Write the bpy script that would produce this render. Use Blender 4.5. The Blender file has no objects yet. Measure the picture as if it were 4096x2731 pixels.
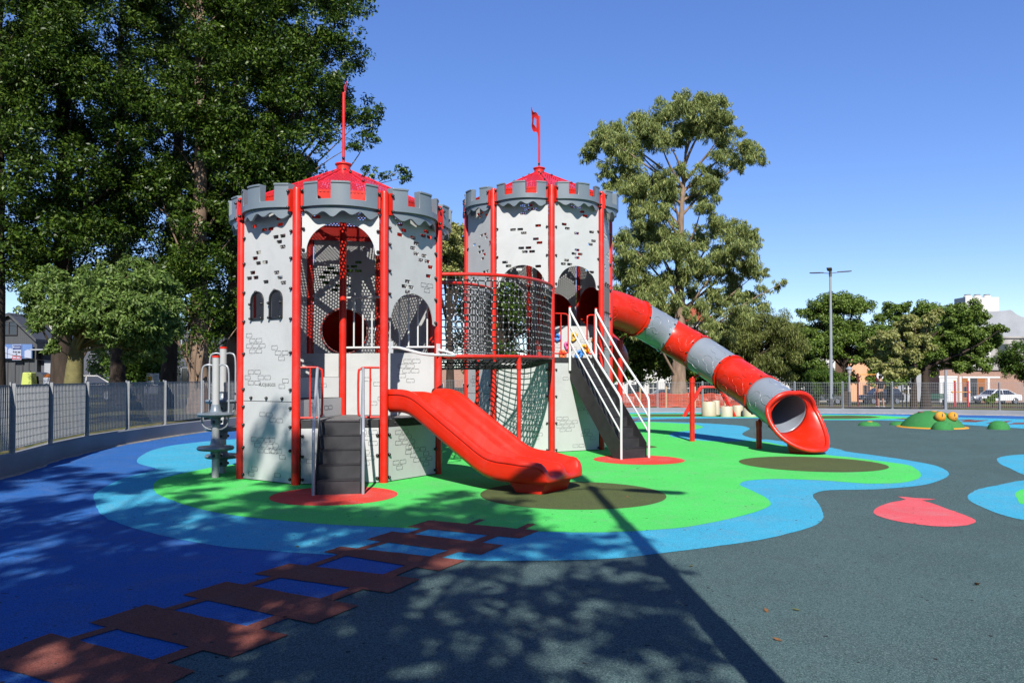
import bpy, bmesh, math, random
import numpy as np
from mathutils import Vector, Matrix
from mathutils.geometry import tessellate_polygon
R = math.radians
scene = bpy.context.scene
COL = scene.collection
rng = random.Random(7)

# ------------------------------------------------------------------ camera, light, sky, exposure
F = 3136.5            # focal length in pixels of the 4096 px wide photograph
PITCH = R(1.0)
VC = 1449.9           # row of the optical axis
cam_d = bpy.data.cameras.new('camera')
cam = bpy.data.objects.new('camera', cam_d)
COL.objects.link(cam)
cam.location = (0, 0, 1.6)
cam.rotation_euler = (R(90) + PITCH, 0, 0)
cam_d.sensor_width = 36
cam_d.lens = 36 * F / 4096
cam_d.shift_y = (VC - 1365.5) / 4096
cam_d.clip_end = 4000
cam_d.clip_start = 0.05
scene.camera = cam

SUN_EL, SUN_DIR = R(40), Vector((-0.02, math.cos(R(40)), -math.sin(R(40))))
sd = bpy.data.lights.new('sun', 'SUN')
sd.energy = 5.0
sd.angle = R(0.5)
sd.color = (1.0, 0.95, 0.88)
sun = bpy.data.objects.new('sun', sd)
COL.objects.link(sun)
sun.rotation_euler = SUN_DIR.to_track_quat('-Z', 'Y').to_euler()
sun.location = (2, -20, 25)

world = bpy.data.worlds.new('World')
scene.world = world
world.use_nodes = True
wn = world.node_tree.nodes
wl = world.node_tree.links
wn.clear()
wo = wn.new('ShaderNodeOutputWorld')
wb = wn.new('ShaderNodeBackground')
sky = wn.new('ShaderNodeTexSky')
sky.sky_type = 'NISHITA'
sky.sun_disc = False
sky.sun_elevation = SUN_EL
sky.sun_rotation = R(180)
sky.altitude = 900
sky.air_density = 0.9
sky.dust_density = 0.0
sky.ozone_density = 4.0
wb.inputs['Strength'].default_value = 0.15
hs_ = wn.new('ShaderNodeHueSaturation')
hs_.inputs['Saturation'].default_value = 1.35
hs_.inputs['Hue'].default_value = 0.519
gm_ = wn.new('ShaderNodeGamma')
gm_.inputs['Gamma'].default_value = 0.72
wl.new(sky.outputs[0], gm_.inputs['Color'])
wl.new(gm_.outputs[0], hs_.inputs['Color'])
wl.new(hs_.outputs[0], wb.inputs['Color'])
wl.new(wb.outputs[0], wo.inputs['Surface'])
scene.view_settings.view_transform = 'Standard'
scene.view_settings.look = 'None'
scene.view_settings.gamma = 1
scene.view_settings.exposure = 0.95
scene.view_settings.use_curve_mapping = False
scene.cycles.max_bounces = 6
scene.cycles.transparent_max_bounces = 6
scene.cycles.use_denoising = True


def ray(u, v):
    a = (u - 2048) / F
    b = -(v - VC) / F
    return a, math.cos(PITCH) - b * math.sin(PITCH), math.sin(PITCH) + b * math.cos(PITCH)


def at(u, v, z=0.0):
    a, y, zz = ray(u, v)
    t = (z - 1.6) / zz
    return Vector((a * t, y * t, z))


def atd(u, v, d):
    a, y, zz = ray(u, v)
    t = d / y
    return Vector((a * t, d, 1.6 + zz * t))


# ------------------------------------------------------------------ materials
ALBEDO = 0.58         # one scale for every base colour, matched to the exposure
def mat(name, col, rough=0.5, spec=0.5, metal=0.0, var=0.0, vscale=4.0, bump=0.0, bscale=60.0,
        speck=None, coat=0.0, trans=0.0, alpha=1.0, stretch=None, island=None, detail=4.0, gloss_var=0.0, stain=None):
    m = bpy.data.materials.new(name)
    m.use_nodes = True
    nt = m.node_tree
    N, L = nt.nodes, nt.links
    p = N['Principled BSDF']
    k_ = ALBEDO
    col = tuple(c * k_ for c in col)
    if speck:
        speck = [(a, b, tuple(x * k_ for x in c)) for a, b, c in speck]
    if island:
        island = [tuple(x * k_ for x in c) for c in island]
    c4 = (*col, 1.0)
    p.inputs['Base Color'].default_value = c4
    p.inputs['Roughness'].default_value = rough
    p.inputs['Specular IOR Level'].default_value = spec
    p.inputs['Metallic'].default_value = metal
    p.inputs['Coat Weight'].default_value = coat
    p.inputs['Coat Roughness'].default_value = 0.15
    p.inputs['Transmission Weight'].default_value = trans
    tc = N.new('ShaderNodeTexCoord')
    src = tc.outputs['Object']
    if stretch:
        mp = N.new('ShaderNodeMapping')
        mp.inputs['Scale'].default_value = stretch
        L.new(src, mp.inputs['Vector'])
        src = mp.outputs[0]
    cur = None
    if var > 0:
        n = N.new('ShaderNodeTexNoise')
        n.inputs['Scale'].default_value = vscale
        n.inputs['Detail'].default_value = detail
        L.new(src, n.inputs['Vector'])
        mr = N.new('ShaderNodeMapRange')
        mr.inputs[1].default_value = 0.25
        mr.inputs[2].default_value = 0.75
        mr.inputs[3].default_value = 1 - var
        mr.inputs[4].default_value = 1 + var
        L.new(n.outputs[0], mr.inputs[0])
        hs = N.new('ShaderNodeHueSaturation')
        hs.inputs['Color'].default_value = c4
        L.new(mr.outputs[0], hs.inputs['Value'])
        cur = hs.outputs[0]
        if gloss_var:
            mg = N.new('ShaderNodeMapRange')
            mg.inputs[3].default_value = max(0.05, rough - gloss_var)
            mg.inputs[4].default_value = rough + gloss_var
            L.new(n.outputs[0], mg.inputs[0])
            L.new(mg.outputs[0], p.inputs['Roughness'])
    if stain:
        ns = N.new('ShaderNodeTexNoise')
        ns.inputs['Scale'].default_value = stain[0]
        ns.inputs['Detail'].default_value = 9
        ns.inputs['Roughness'].default_value = 0.68
        ns.inputs['Distortion'].default_value = 0.8
        L.new(src, ns.inputs['Vector'])
        m1 = N.new('ShaderNodeMapRange')
        m1.inputs[1].default_value = 0.48
        m1.inputs[2].default_value = 0.66
        m1.inputs[3].default_value = 1.0
        m1.inputs[4].default_value = 1.0 - stain[1]
        L.new(ns.outputs[0], m1.inputs[0])
        h2 = N.new('ShaderNodeHueSaturation')
        if cur is None:
            h2.inputs['Color'].default_value = c4
        else:
            L.new(cur, h2.inputs['Color'])
        L.new(m1.outputs[0], h2.inputs['Value'])
        L.new(m1.outputs[0], h2.inputs['Saturation'])
        cur = h2.outputs[0]
    if speck:
        for (sc, amt, scol) in speck:
            vo = N.new('ShaderNodeTexVoronoi')
            vo.inputs['Scale'].default_value = sc
            L.new(src, vo.inputs['Vector'])
            sp = N.new('ShaderNodeSeparateColor')
            L.new(vo.outputs['Color'], sp.inputs[0])
            th = N.new('ShaderNodeMath')
            th.operation = 'LESS_THAN'
            th.inputs[1].default_value = amt
            L.new(sp.outputs[0], th.inputs[0])
            mx = N.new('ShaderNodeMix')
            mx.data_type = 'RGBA'
            L.new(th.outputs[0], mx.inputs[0])
            if cur is None:
                mx.inputs[6].default_value = c4
            else:
                L.new(cur, mx.inputs[6])
            mx.inputs[7].default_value = (*scol, 1)
            cur = mx.outputs[2]
    if island:
        g = N.new('ShaderNodeNewGeometry')
        cr = N.new('ShaderNodeValToRGB')
        el = cr.color_ramp.elements
        el[0].color = (*island[0], 1)
        el[1].color = (*island[-1], 1)
        for i, cc in enumerate(island[1:-1]):
            e = el.new((i + 1) / (len(island) - 1))
            e.color = (*cc, 1)
        L.new(g.outputs['Random Per Island'], cr.inputs[0])
        cur = cr.outputs[0]
    if cur is not None:
        L.new(cur, p.inputs['Base Color'])
    if bump > 0:
        n2 = N.new('ShaderNodeTexNoise')
        n2.inputs['Scale'].default_value = bscale
        n2.inputs['Detail'].default_value = 3
        L.new(src, n2.inputs['Vector'])
        b = N.new('ShaderNodeBump')
        b.inputs['Strength'].default_value = bump
        b.inputs['Distance'].default_value = 0.02
        L.new(n2.outputs[0], b.inputs['Height'])
        L.new(b.outputs[0], p.inputs['Normal'])
    return m


def leaf_mat(name, cols, rough=0.45, transl=0.25, spec=0.4):
    spec = 0.18
    m = mat(name, cols[0], rough, spec, island=cols)
    nt = m.node_tree
    N, L = nt.nodes, nt.links
    p = N['Principled BSDF']
    out = N['Material Output']
    tr = N.new('ShaderNodeBsdfTranslucent')
    src = p.inputs['Base Color'].links[0].from_socket
    hs = N.new('ShaderNodeHueSaturation')
    hs.inputs['Value'].default_value = 1.3
    L.new(src, hs.inputs['Color'])
    L.new(hs.outputs[0], tr.inputs['Color'])
    ms = N.new('ShaderNodeMixShader')
    ms.inputs[0].default_value = transl
    L.new(p.outputs[0], ms.inputs[1])
    L.new(tr.outputs[0], ms.inputs[2])
    L.new(ms.outputs[0], out.inputs['Surface'])
    return m


def rubber(name, col, dark=0.6):
    d = tuple(c * dark for c in col)
    l = tuple(min(0.9, c * 1.35 + 0.012) for c in col)
    return mat(name, col, 0.88, 0.12, stain=(2.1, .15), var=0.10, vscale=0.9, bump=0.35, bscale=180, detail=7.0,
               speck=[(170, 0.22, d), (210, 0.16, l), (45, 0.0025, (0.05, 0.045, 0.04))])


M = {}
M['teal'] = mat('teal_rubber', (0.090, 0.152, 0.154), 0.88, 0.12, stain=(1.6, .16), var=0.20, vscale=0.8, bump=0.5, bscale=170, detail=8.0,
                speck=[(140, 0.28, (0.045, 0.082, 0.080)), (170, 0.2, (0.16, 0.245, 0.235)), (45, 0.002, (0.03, 0.03, 0.03))])
M['royal'] = rubber('royal_blue_rubber', (0.032, 0.150, 0.46))
M['sky_rub'] = rubber('light_blue_rubber', (0.068, 0.46, 0.68))
M['green_rub'] = rubber('green_rubber', (0.10, 0.74, 0.14), 0.75)
M['red_rub'] = rubber('red_rubber', (0.85, 0.075, 0.05), 0.75)
M['olive_rub'] = rubber('olive_rubber', (0.105, 0.135, 0.045))
M['brown_rub'] = rubber('brown_rubber', (0.25, 0.078, 0.056))
M['pink_rub'] = rubber('pink_rubber', (0.90, 0.13, 0.15), 0.8)
M['frog'] = rubber('frog_green_rubber', (0.05, 0.26, 0.07))
M['orange_rub'] = rubber('orange_rubber', (0.80, 0.36, 0.02))
M['black'] = mat('black_plastic', (0.012, 0.012, 0.013), 0.3, 0.5)
M['red'] = mat('red_paint', (0.72, 0.022, 0.008), 0.36, 0.3, stain=(2.4, .05), gloss_var=.08, var=0.05, vscale=3, coat=0.04)
M['redplast'] = mat('red_plastic', (0.74, 0.024, 0.006), 0.34, 0.3, stain=(2.4, .025), gloss_var=.05, var=0.03, vscale=2.5, coat=0.04, bump=0.008, bscale=40)
M['roof'] = mat('roof_red_sheet', (0.72, 0.02, 0.03), 0.4, 0.5, var=0.06, vscale=3)
M['panel'] = mat('panel_grey', (0.60, 0.615, 0.605), 0.48, 0.4, stain=(1.3, .10), var=0.06, vscale=1.6, bump=0.015, bscale=300, detail=6)
M['greyplast'] = mat('blue_grey_plastic', (0.185, 0.228, 0.26), 0.38, 0.5, var=0.07, vscale=3, bump=0.03, bscale=90, coat=0.1)
M['deck'] = mat('deck_dark', (0.035, 0.035, 0.038), 0.7, 0.3, var=0.25, vscale=9, bump=0.1, bscale=120, detail=6)
M['deckedge'] = mat('deck_grey_top', (0.17, 0.17, 0.17), 0.8, 0.3, var=0.2, vscale=8, bump=0.1, bscale=100)
M['step'] = mat('step_charcoal', (0.030, 0.029, 0.032), 0.55, 0.4, var=0.35, vscale=6, bump=0.05, bscale=60, detail=7)
M['white'] = mat('white_paint', (0.76, 0.78, 0.77), 0.35, 0.5, var=0.04, vscale=5, coat=0.1)
M['galv'] = mat('galvanised_steel', (0.31, 0.325, 0.335), 0.5, 0.5, metal=0.2, var=0.15, vscale=14)
M['polegrey'] = mat('light_grey_paint', (0.50, 0.51, 0.50), 0.35, 0.5, var=0.05, vscale=4, coat=0.2)
M['rope'] = mat('black_rope', (0.018, 0.018, 0.02), 0.75, 0.3, bump=0.3, bscale=300)
M['ball'] = mat('grey_connector', (0.46, 0.47, 0.48), 0.3, 0.5, metal=0.35)
M['chain'] = mat('steel_chain', (0.5, 0.5, 0.5), 0.3, 0.5, metal=0.9)
M['outline'] = mat('routed_groove', (0.045, 0.047, 0.05), 0.8, 0.2)
M['kerb'] = mat('painted_kerb', (0.27, 0.285, 0.31), 0.75, 0.3, var=0.14, vscale=1.5, bump=0.12, bscale=25, detail=7)
M['ledge'] = mat('bare_concrete', (0.42, 0.37, 0.32), 0.9, 0.2, var=0.25, vscale=6, bump=0.3, bscale=30)
M['beige'] = mat('beige_plastic', (0.60, 0.55, 0.38), 0.5, 0.4, var=0.06, vscale=4)
M['lamp'] = mat('lamp_grey_paint', (0.30, 0.34, 0.38), 0.45, 0.5, var=0.06, vscale=3)
M['lampdark'] = mat('lamp_dark_metal', (0.10, 0.10, 0.105), 0.5, 0.5)
M['glass'] = mat('dark_glass', (0.03, 0.035, 0.045), 0.08, 0.8)
M['asphalt'] = mat('asphalt', (0.055, 0.055, 0.058), 0.9, 0.2, var=0.2, vscale=2, bump=0.3, bscale=60)
M['redpath'] = mat('red_path', (0.27, 0.10, 0.085), 0.9, 0.2, var=0.15, vscale=2, bump=0.2, bscale=40)
M['paving'] = mat('pavement', (0.30, 0.28, 0.26), 0.9, 0.2, var=0.15, vscale=2, bump=0.2, bscale=40)
M['bark_pale'] = mat('pale_bark', (0.27, 0.19, 0.135), 0.9, 0.2, var=0.45, vscale=3, bump=0.6, bscale=9, stretch=(1.6, 1.6, 0.45), detail=8)
M['bark_dark'] = mat('brown_bark', (0.060, 0.044, 0.033), 0.9, 0.2, var=0.4, vscale=4, bump=0.6, bscale=10, stretch=(1.6, 1.6, 0.4), detail=8)
M['bark_green'] = mat('green_bark', (0.19, 0.17, 0.07), 0.9, 0.2, var=0.35, vscale=5, bump=0.5, bscale=14, detail=8)


# ------------------------------------------------------------------ mesh builder
class MB:
    def __init__(s):
        s.v, s.f = [], []

    def add(s, vs, fs):
        b = len(s.v)
        s.v.extend([tuple(x) for x in vs])
        s.f.extend([tuple(i + b for i in f) for f in fs])
        return s

    def box(s, x0, x1, y0, y1, z0, z1, mtx=None):
        vs = [Vector(p) for p in ((x0, y0, z0), (x1, y0, z0), (x1, y1, z0), (x0, y1, z0),
                                  (x0, y0, z1), (x1, y0, z1), (x1, y1, z1), (x0, y1, z1))]
        if mtx is not None:
            vs = [mtx @ p for p in vs]
        return s.add(vs, [(0, 3, 2, 1), (4, 5, 6, 7), (0, 1, 5, 4), (1, 2, 6, 5), (2, 3, 7, 6), (3, 0, 4, 7)])

    def prism(s, poly, y0, y1, mtx=None):
        """poly in (x, z), extruded along y"""
        n = len(poly)
        vs = [Vector((x, y0, z)) for x, z in poly] + [Vector((x, y1, z)) for x, z in poly]
        if mtx is not None:
            vs = [mtx @ p for p in vs]
        fs = [tuple(range(n - 1, -1, -1)), tuple(range(n, 2 * n))]
        fs += [(i, (i + 1) % n, n + (i + 1) % n, n + i) for i in range(n)]
        return s.add(vs, fs)

    def tube(s, pts, r, n=10, closed=False, cap=True):
        pts = [Vector(p) for p in pts]
        m = len(pts)
        rs = r if isinstance(r, (list, tuple)) else [r] * m
        T = []
        for i in range(m):
            if closed:
                t = pts[(i + 1) % m] - pts[i - 1]
            else:
                t = pts[min(i + 1, m - 1)] - pts[max(i - 1, 0)]
            T.append(t.normalized() if t.length > 1e-9 else Vector((0, 0, 1)))
        up = Vector((0, 0, 1)) if abs(T[0].z) < 0.9 else Vector((1, 0, 0))
        N = (up - T[0] * up.dot(T[0])).normalized()
        vs, fs = [], []
        for i in range(m):
            N = N - T[i] * N.dot(T[i])
            N = N.normalized() if N.length > 1e-6 else T[i].orthogonal().normalized()
            B = T[i].cross(N)
            for k in range(n):
                a = 2 * math.pi * k / n
                vs.append(pts[i] + (N * math.cos(a) + B * math.sin(a)) * rs[i])
        for i in range(m if closed else m - 1):
            j = (i + 1) % m
            for k in range(n):
                k2 = (k + 1) % n
                fs.append((i * n + k, i * n + k2, j * n + k2, j * n + k))
        if cap and not closed:
            fs.append(tuple(range(n - 1, -1, -1)))
            fs.append(tuple((m - 1) * n + k for k in range(n)))
        return s.add(vs, fs)

    def lathe(s, prof, n=20, o=(0, 0, 0), mtx=None):
        vs, fs = [], []
        o = Vector(o)
        for (r, z) in prof:
            for k in range(n):
                a = 2 * math.pi * k / n
                p = Vector((r * math.cos(a), r * math.sin(a), z))
                vs.append((mtx @ p if mtx is not None else p) + o)
        m = len(prof)
        for i in range(m - 1):
            for k in range(n):
                k2 = (k + 1) % n
                fs.append((i * n + k, i * n + k2, (i + 1) * n + k2, (i + 1) * n + k))
        fs.append(tuple(range(n - 1, -1, -1)))
        fs.append(tuple((m - 1) * n + k for k in range(n)))
        return s.add(vs, fs)

    def grid(s, rows, closed_u=False, closed_v=False):
        nu, nv = len(rows), len(rows[0])
        vs = [p for row in rows for p in row]
        fs = []
        for i in range(nu if closed_u else nu - 1):
            for j in range(nv if closed_v else nv - 1):
                i2, j2 = (i + 1) % nu, (j + 1) % nv
                fs.append((i * nv + j, i * nv + j2, i2 * nv + j2, i2 * nv + j))
        return s.add(vs, fs)

    def ball(s, c, r, n=10, m=6, sq=(1, 1, 1)):
        c = Vector(c)
        vs, fs = [c + Vector((0, 0, r * sq[2]))], []
        for i in range(1, m):
            t = math.pi * i / m
            for k in range(n):
                a = 2 * math.pi * k / n
                vs.append(c + Vector((math.sin(t) * math.cos(a) * r * sq[0], math.sin(t) * math.sin(a) * r * sq[1], math.cos(t) * r * sq[2])))
        vs.append(c - Vector((0, 0, r * sq[2])))
        for k in range(n):
            fs.append((0, 1 + k, 1 + (k + 1) % n))
        for i in range(m - 2):
            for k in range(n):
                a, b = 1 + i * n + k, 1 + i * n + (k + 1) % n
                fs.append((a, a + n, b + n, b))
        last = len(vs) - 1
        b0 = 1 + (m - 2) * n
        for k in range(n):
            fs.append((last, b0 + (k + 1) % n, b0 + k))
        return s.add(vs, fs)

    def mesh(s, name, material, smooth=35, merge=0.0, off=None, fix=True):
        me = bpy.data.meshes.new(name)
        vs = s.v if off is None else [(a[0] - off[0], a[1] - off[1], a[2] - off[2]) for a in s.v]
        me.from_pydata(vs, [], s.f)
        if fix or merge:
            bm = bmesh.new()
            bm.from_mesh(me)
            if merge:
                bmesh.ops.remove_doubles(bm, verts=bm.verts, dist=merge)
            if fix:
                bmesh.ops.recalc_face_normals(bm, faces=bm.faces)
            bm.to_mesh(me)
            bm.free()
        me.materials.append(material)
        if smooth:
            me.polygons.foreach_set('use_smooth', [True] * len(me.polygons))
            me.set_sharp_from_angle(angle=R(smooth))
        me.update()
        return me

    def build(s, name, material, parent=None, smooth=35, merge=0.0, bevel=0.0, solid=0.0, world=False, fix=True, segs=2):
        off = None
        if parent is not None and world:
            off = WL[parent.name]
        o = obj(name, s.mesh(name, material, smooth, merge, off, fix), parent)
        if parent is not None and world:
            WL[o.name] = WL[parent.name]
        if solid:
            md = o.modifiers.new('solidify', 'SOLIDIFY')
            md.thickness = solid
            md.offset = 0
        if bevel:
            md = o.modifiers.new('bevel', 'BEVEL')
            md.width = bevel
            md.segments = segs
            md.limit_method = 'ANGLE'
            md.angle_limit = R(40)
            md.harden_normals = True
        return o


WL = {}


def obj(name, me, parent=None, loc=None, rz=None):
    o = bpy.data.objects.new(name, me)
    COL.objects.link(o)
    if parent is not None:
        o.parent = parent
    if loc is not None:
        o.location = loc
    if rz is not None:
        o.rotation_euler = (0, 0, rz)
    return o


def thing(name, label, cat, loc=(0, 0, 0), rz=0.0, group=None):
    o = bpy.data.objects.new(name, None)
    o.empty_display_size = 0.2
    COL.objects.link(o)
    o.location = loc
    o.rotation_euler = (0, 0, rz)
    WL[o.name] = Vector(loc)
    return tag(o, label, cat, group)


def tag(o, label, cat, group=None):
    o['label'] = label
    o['category'] = cat
    if group:
        o['group'] = group
    return o


def kids(o):
    return [c for c in bpy.data.objects if c.parent == o]


def copy_tree(o, parent=None):
    c = o.copy()
    COL.objects.link(c)
    if parent is not None:
        c.parent = parent
    for ch in o.children:
        copy_tree(ch, c)
    return c


def catmull(pts, n=8, closed=False):
    P = [Vector(p) for p in pts]
    m = len(P)
    out = []
    for i in range(m if closed else m - 1):
        if closed:
            p0, p1, p2, p3 = P[i - 1], P[i], P[(i + 1) % m], P[(i + 2) % m]
        else:
            p0, p1, p2, p3 = P[max(i - 1, 0)], P[i], P[i + 1], P[min(i + 2, m - 1)]
        for k in range(n):
            t = k / n
            out.append(0.5 * ((2 * p1) + (p2 - p0) * t + (2 * p0 - 5 * p1 + 4 * p2 - p3) * t * t + (3 * p1 - p0 - 3 * p2 + p3) * t ** 3))
    if not closed:
        out.append(P[-1])
    return out


def flat(name, pts, z, material, kind='structure', smooth_n=0):
    """a flat sheet of ground from an outline of (x, y) points"""
    P = [Vector((p[0], p[1], 0)) for p in pts]
    if smooth_n:
        P = catmull(P, smooth_n, True)
    Q = []
    jr = random.Random(len(P))
    for i, p in enumerate(P):
        q = P[(i + 1) % len(P)]
        k = max(1, min(60, int((q - p).length / .09))) if min(p.y, q.y) < 17 and (q - p).length < 8 and name != 'rubber_ground' else 1
        nrm = Vector((-(q - p).y, (q - p).x, 0)).normalized()
        for j in range(k):
            Q.append(p.lerp(q, j / k) + (nrm * jr.gauss(0, .0045) if k > 1 and j else Vector((0, 0, 0))))
    P = Q
    tris = tessellate_polygon([P])
    mb = MB()
    mb.add([(p.x, p.y, z) for p in P], tris)
    o = mb.build(name, material, None, smooth=0)
    me = o.data
    if me.polygons and sum(p.normal.z for p in me.polygons) < 0:
        me.flip_normals()
    if kind:
        o['kind'] = kind
    return o


def rrect(cx, cz, w, h, r=0.01):
    out = []
    for (sx, sz, a0) in ((1, -1, -90), (1, 1, 0), (-1, 1, 90), (-1, -1, 180)):
        for k in range(3):
            a = R(a0 + 45 * k)
            out.append((cx + sx * (w / 2 - r) + r * math.cos(a), cz + sz * (h / 2 - r) + r * math.sin(a)))
    return out


def circle(cx, cz, r, n=32):
    return [(cx + r * math.cos(2 * math.pi * k / n), cz + r * math.sin(2 * math.pi * k / n)) for k in range(n)]


def plate(outer, holes=(), t=0.02):
    """a sheet with holes standing in the local x-z plane, y from -t/2 to t/2"""
    loops = [outer] + list(holes)
    V3 = [[Vector((x, z, 0)) for x, z in lp] for lp in loops]
    tris = tessellate_polygon(V3)
    flatp = [p for lp in loops for p in lp]
    n = len(flatp)
    mb = MB()
    vs = [(x, -t / 2, z) for x, z in flatp] + [(x, t / 2, z) for x, z in flatp]
    fs = []
    for a, b, c in tris:
        fs.append((a, b, c))
        fs.append((n + c, n + b, n + a))
    b0 = 0
    for lp in loops:
        m = len(lp)
        for i in range(m):
            j = (i + 1) % m
            fs.append((b0 + i, b0 + j, n + b0 + j, n + b0 + i))
        b0 += m
    mb.add(vs, fs)
    return mb


def text_mesh(s, size, material, name='lettering'):
    cu = bpy.data.curves.new(name, 'FONT')
    cu.body = s
    cu.size = size
    cu.align_x = 'CENTER'
    cu.align_y = 'CENTER'
    o = bpy.data.objects.new('temporary', cu)
    COL.objects.link(o)
    dg = bpy.context.evaluated_depsgraph_get()
    me = bpy.data.meshes.new_from_object(o.evaluated_get(dg))
    bpy.data.objects.remove(o)
    bpy.data.curves.remove(cu)
    me.name = name
    me.materials.clear()
    me.materials.append(material)
    return me

# ------------------------------------------------------------------ ground sheets
REG = {'a': (0, 1700, .6576), 'b': (1300, 1850, .5952), 'c': (2700, 1600, .7214), 'd': (3100, 1600, .4235),
       'e': (2400, 1600, .2976), 'z': (2450, 1450, .3189)}


def G(r, *pts):
    x0, y0, k = REG[r]
    return [at(x0 + x * k, y0 + y * k) for x, y in pts]


def W(*pts):
    return [Vector((x, y, 0)) for x, y in pts]


WALL = catmull([(-8.0, 12.3, 0), (-8.7, 15.2, 0), (-9.05, 18.1, 0), (-8.8, 22.8, 0), (-7.0, 28.4, 0), (-2.5, 32.6, 0), (2.5, 34.3, 0), (7.3, 34.8, 0),
                (14, 33.9, 0), (20.7, 31.7, 0), (28, 26, 0), (31, 17, 0), (29, 5, 0), (20, -6, 0), (8, -10, 0), (-2, -9, 0),
                (-6.0, -2, 0), (-7.0, 5, 0)], 10, True)
flat('rubber_ground', WALL, 0.0, M['teal'])

flat('royal_blue_ground', W((-6.4, 1.5), (-7.3, 6.5), (-8.0, 12.3), (-8.7, 15.2), (-9.05, 18.1), (-8.8, 22.8), (-7, 28.4), (-2.5, 32.4), (-1, 26), (-2, 18), (-1.5, 10))
     + G('b', (700, 655), (500, 738), (140, 890)) + G('a', (1640, 1220), (1080, 1420), (800, 1520), (300, 1700)) + W((-4, 1.8),), 0.0020, M['royal'])
flat('far_blue_ground', G('e', (100, 150), (1100, 152), (2150, 155)) + G('d', (450, 110), (1400, 122), (2352, 140), (2700, 148), (2700, 240), (1400, 175), (450, 160)) + G('e', (2150, 200), (100, 200)), 0.0020, M['royal'])
flat('light_blue_ground', G('a', (570, 440), (590, 405), (680, 355), (760, 320), (940, 272), (920, 256), (850, 237), (833, 215), (855, 190), (920, 155), (1040, 125), (1200, 105), (1430, 85))
     + W((-5.5, 21.5), (-3, 23.5), (0, 25.5), (2.5, 27)) + G('e', (400, 287), (680, 290), (1280, 305), (1850, 340), (1990, 370), (2010, 390), (1930, 435), (1920, 470), (2060, 515), (2200, 530), (2290, 534))
     + G('c', (870, 265), (950, 285), (1100, 305), (1300, 335), (1450, 365), (1515, 400), (1505, 428), (1440, 455), (1350, 475), (1150, 493), (1000, 497), (850, 500), (780, 515), (765, 535), (800, 580), (822, 640), (800, 680), (720, 715), (500, 770), (200, 815), (0, 840))
     + G('b', (2000, 640), (1700, 655), (1300, 660), (950, 656)) + G('a', (1900, 783), (1700, 768), (1400, 745), (1200, 715), (1000, 675), (830, 632), (680, 580), (600, 525)),
     0.0040, M['sky_rub'], smooth_n=3)
flat('far_light_blue_ground', G('e', (200, 160), (1300, 163), (2150, 166)) + G('d', (450, 132), (1000, 140), (1400, 150), (1800, 165), (2352, 180), (2700, 190), (2700, 300), (2352, 270), (1750, 232), (1300, 200), (1000, 192), (450, 190))
     + G('e', (2150, 245), (1650, 246), (1200, 250), (720, 258), (560, 268), (400, 284), (200, 286)), 0.0060, M['sky_rub'])
flat('green_ground', G('a', (932, 370), (960, 335), (1040, 310), (1180, 280), (1300, 255), (1430, 238)) + W((-4.8, 16), (-3.2, 18.5), (-1, 21.5), (2, 25))
     + G('e', (520, 296), (800, 300), (1200, 320), (1330, 340), (1385, 362), (1330, 385), (1200, 412), (1000, 432), (930, 470), (1000, 500), (1300, 540), (1700, 560), (2000, 548), (2290, 575))
     + G('c', (820, 300), (950, 315), (1150, 340), (1290, 360), (1340, 385), (1366, 415), (1340, 440), (1250, 460), (1100, 464), (1000, 460), (800, 445), (560, 438), (400, 448), (362, 465), (365, 475), (420, 500), (500, 540), (530, 570), (520, 590), (450, 620), (300, 660), (150, 690), (0, 712))
     + G('b', (1900, 470), (1440, 465), (1000, 455), (640, 445), (400, 435), (0, 415)) + G('a', (1700, 580), (1500, 560), (1300, 530), (1120, 485), (1000, 440), (945, 410)),
     0.0060, M['green_rub'], smooth_n=3)
flat('far_green_ground', G('e', (250, 185), (700, 184), (1300, 182), (2150, 186)) + G('d', (450, 142), (800, 142), (1000, 147), (1250, 165), (1240, 172), (1000, 182), (450, 184))
     + G('e', (2150, 235), (1400, 226), (1000, 230), (600, 229), (345, 226)), 0.0080, M['green_rub'])
flat('far_olive_ground', G('e', (400, 205), (700, 190), (1380, 192), (2150, 198)) + G('d', (450, 150), (700, 146), (900, 152), (1000, 163), (900, 172), (700, 178), (450, 178))
     + G('e', (2150, 226), (1380, 222), (600, 222)), 0.0100, M['olive_rub'])
flat('side_light_blue_ground', G('d', (2097, 568), (2110, 545), (2200, 525), (2352, 513), (2600, 505), (2800, 600), (2600, 760), (2352, 705), (2230, 650), (2130, 605)), 0.0040, M['sky_rub'], smooth_n=3)
flat('corner_light_blue_ground', G('c', (1622, 538), (1640, 515), (1700, 490), (1800, 470), (1935, 445), (2200, 430), (2400, 560), (2200, 700), (1935, 665), (1800, 632), (1700, 592), (1640, 562)), 0.0040, M['sky_rub'], smooth_n=3)
flat('corner_green_ground', G('c', (1885, 520), (1905, 505), (1935, 495), (2100, 490), (2150, 560), (1935, 580), (1900, 550)), 0.0060, M['green_rub'], smooth_n=3)
flat('pink_fish_marking', G('c', (1100, 622), (1105, 610), (1118, 598), (1140, 586), (1170, 575), (1220, 563), (1280, 552), (1258, 543), (1235, 535), (1280, 537), (1330, 543), (1390, 546), (1448, 549), (1410, 554), (1370, 556),
     (1430, 574), (1500, 600), (1600, 635), (1648, 655), (1666, 666), (1669, 675), (1655, 683), (1620, 694), (1560, 700), (1500, 702), (1420, 698), (1350, 690), (1270, 679), (1200, 665), (1150, 651), (1120, 640), (1105, 630)), 0.0040, M['pink_rub'])


def disc(name, u, v, half, z, m):
    c = at(u, v)
    r = half * c.y / F
    flat(name, [(c.x + r * math.cos(2 * math.pi * k / 64), c.y + r * math.sin(2 * math.pi * k / 64)) for k in range(64)], z, m)


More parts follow.
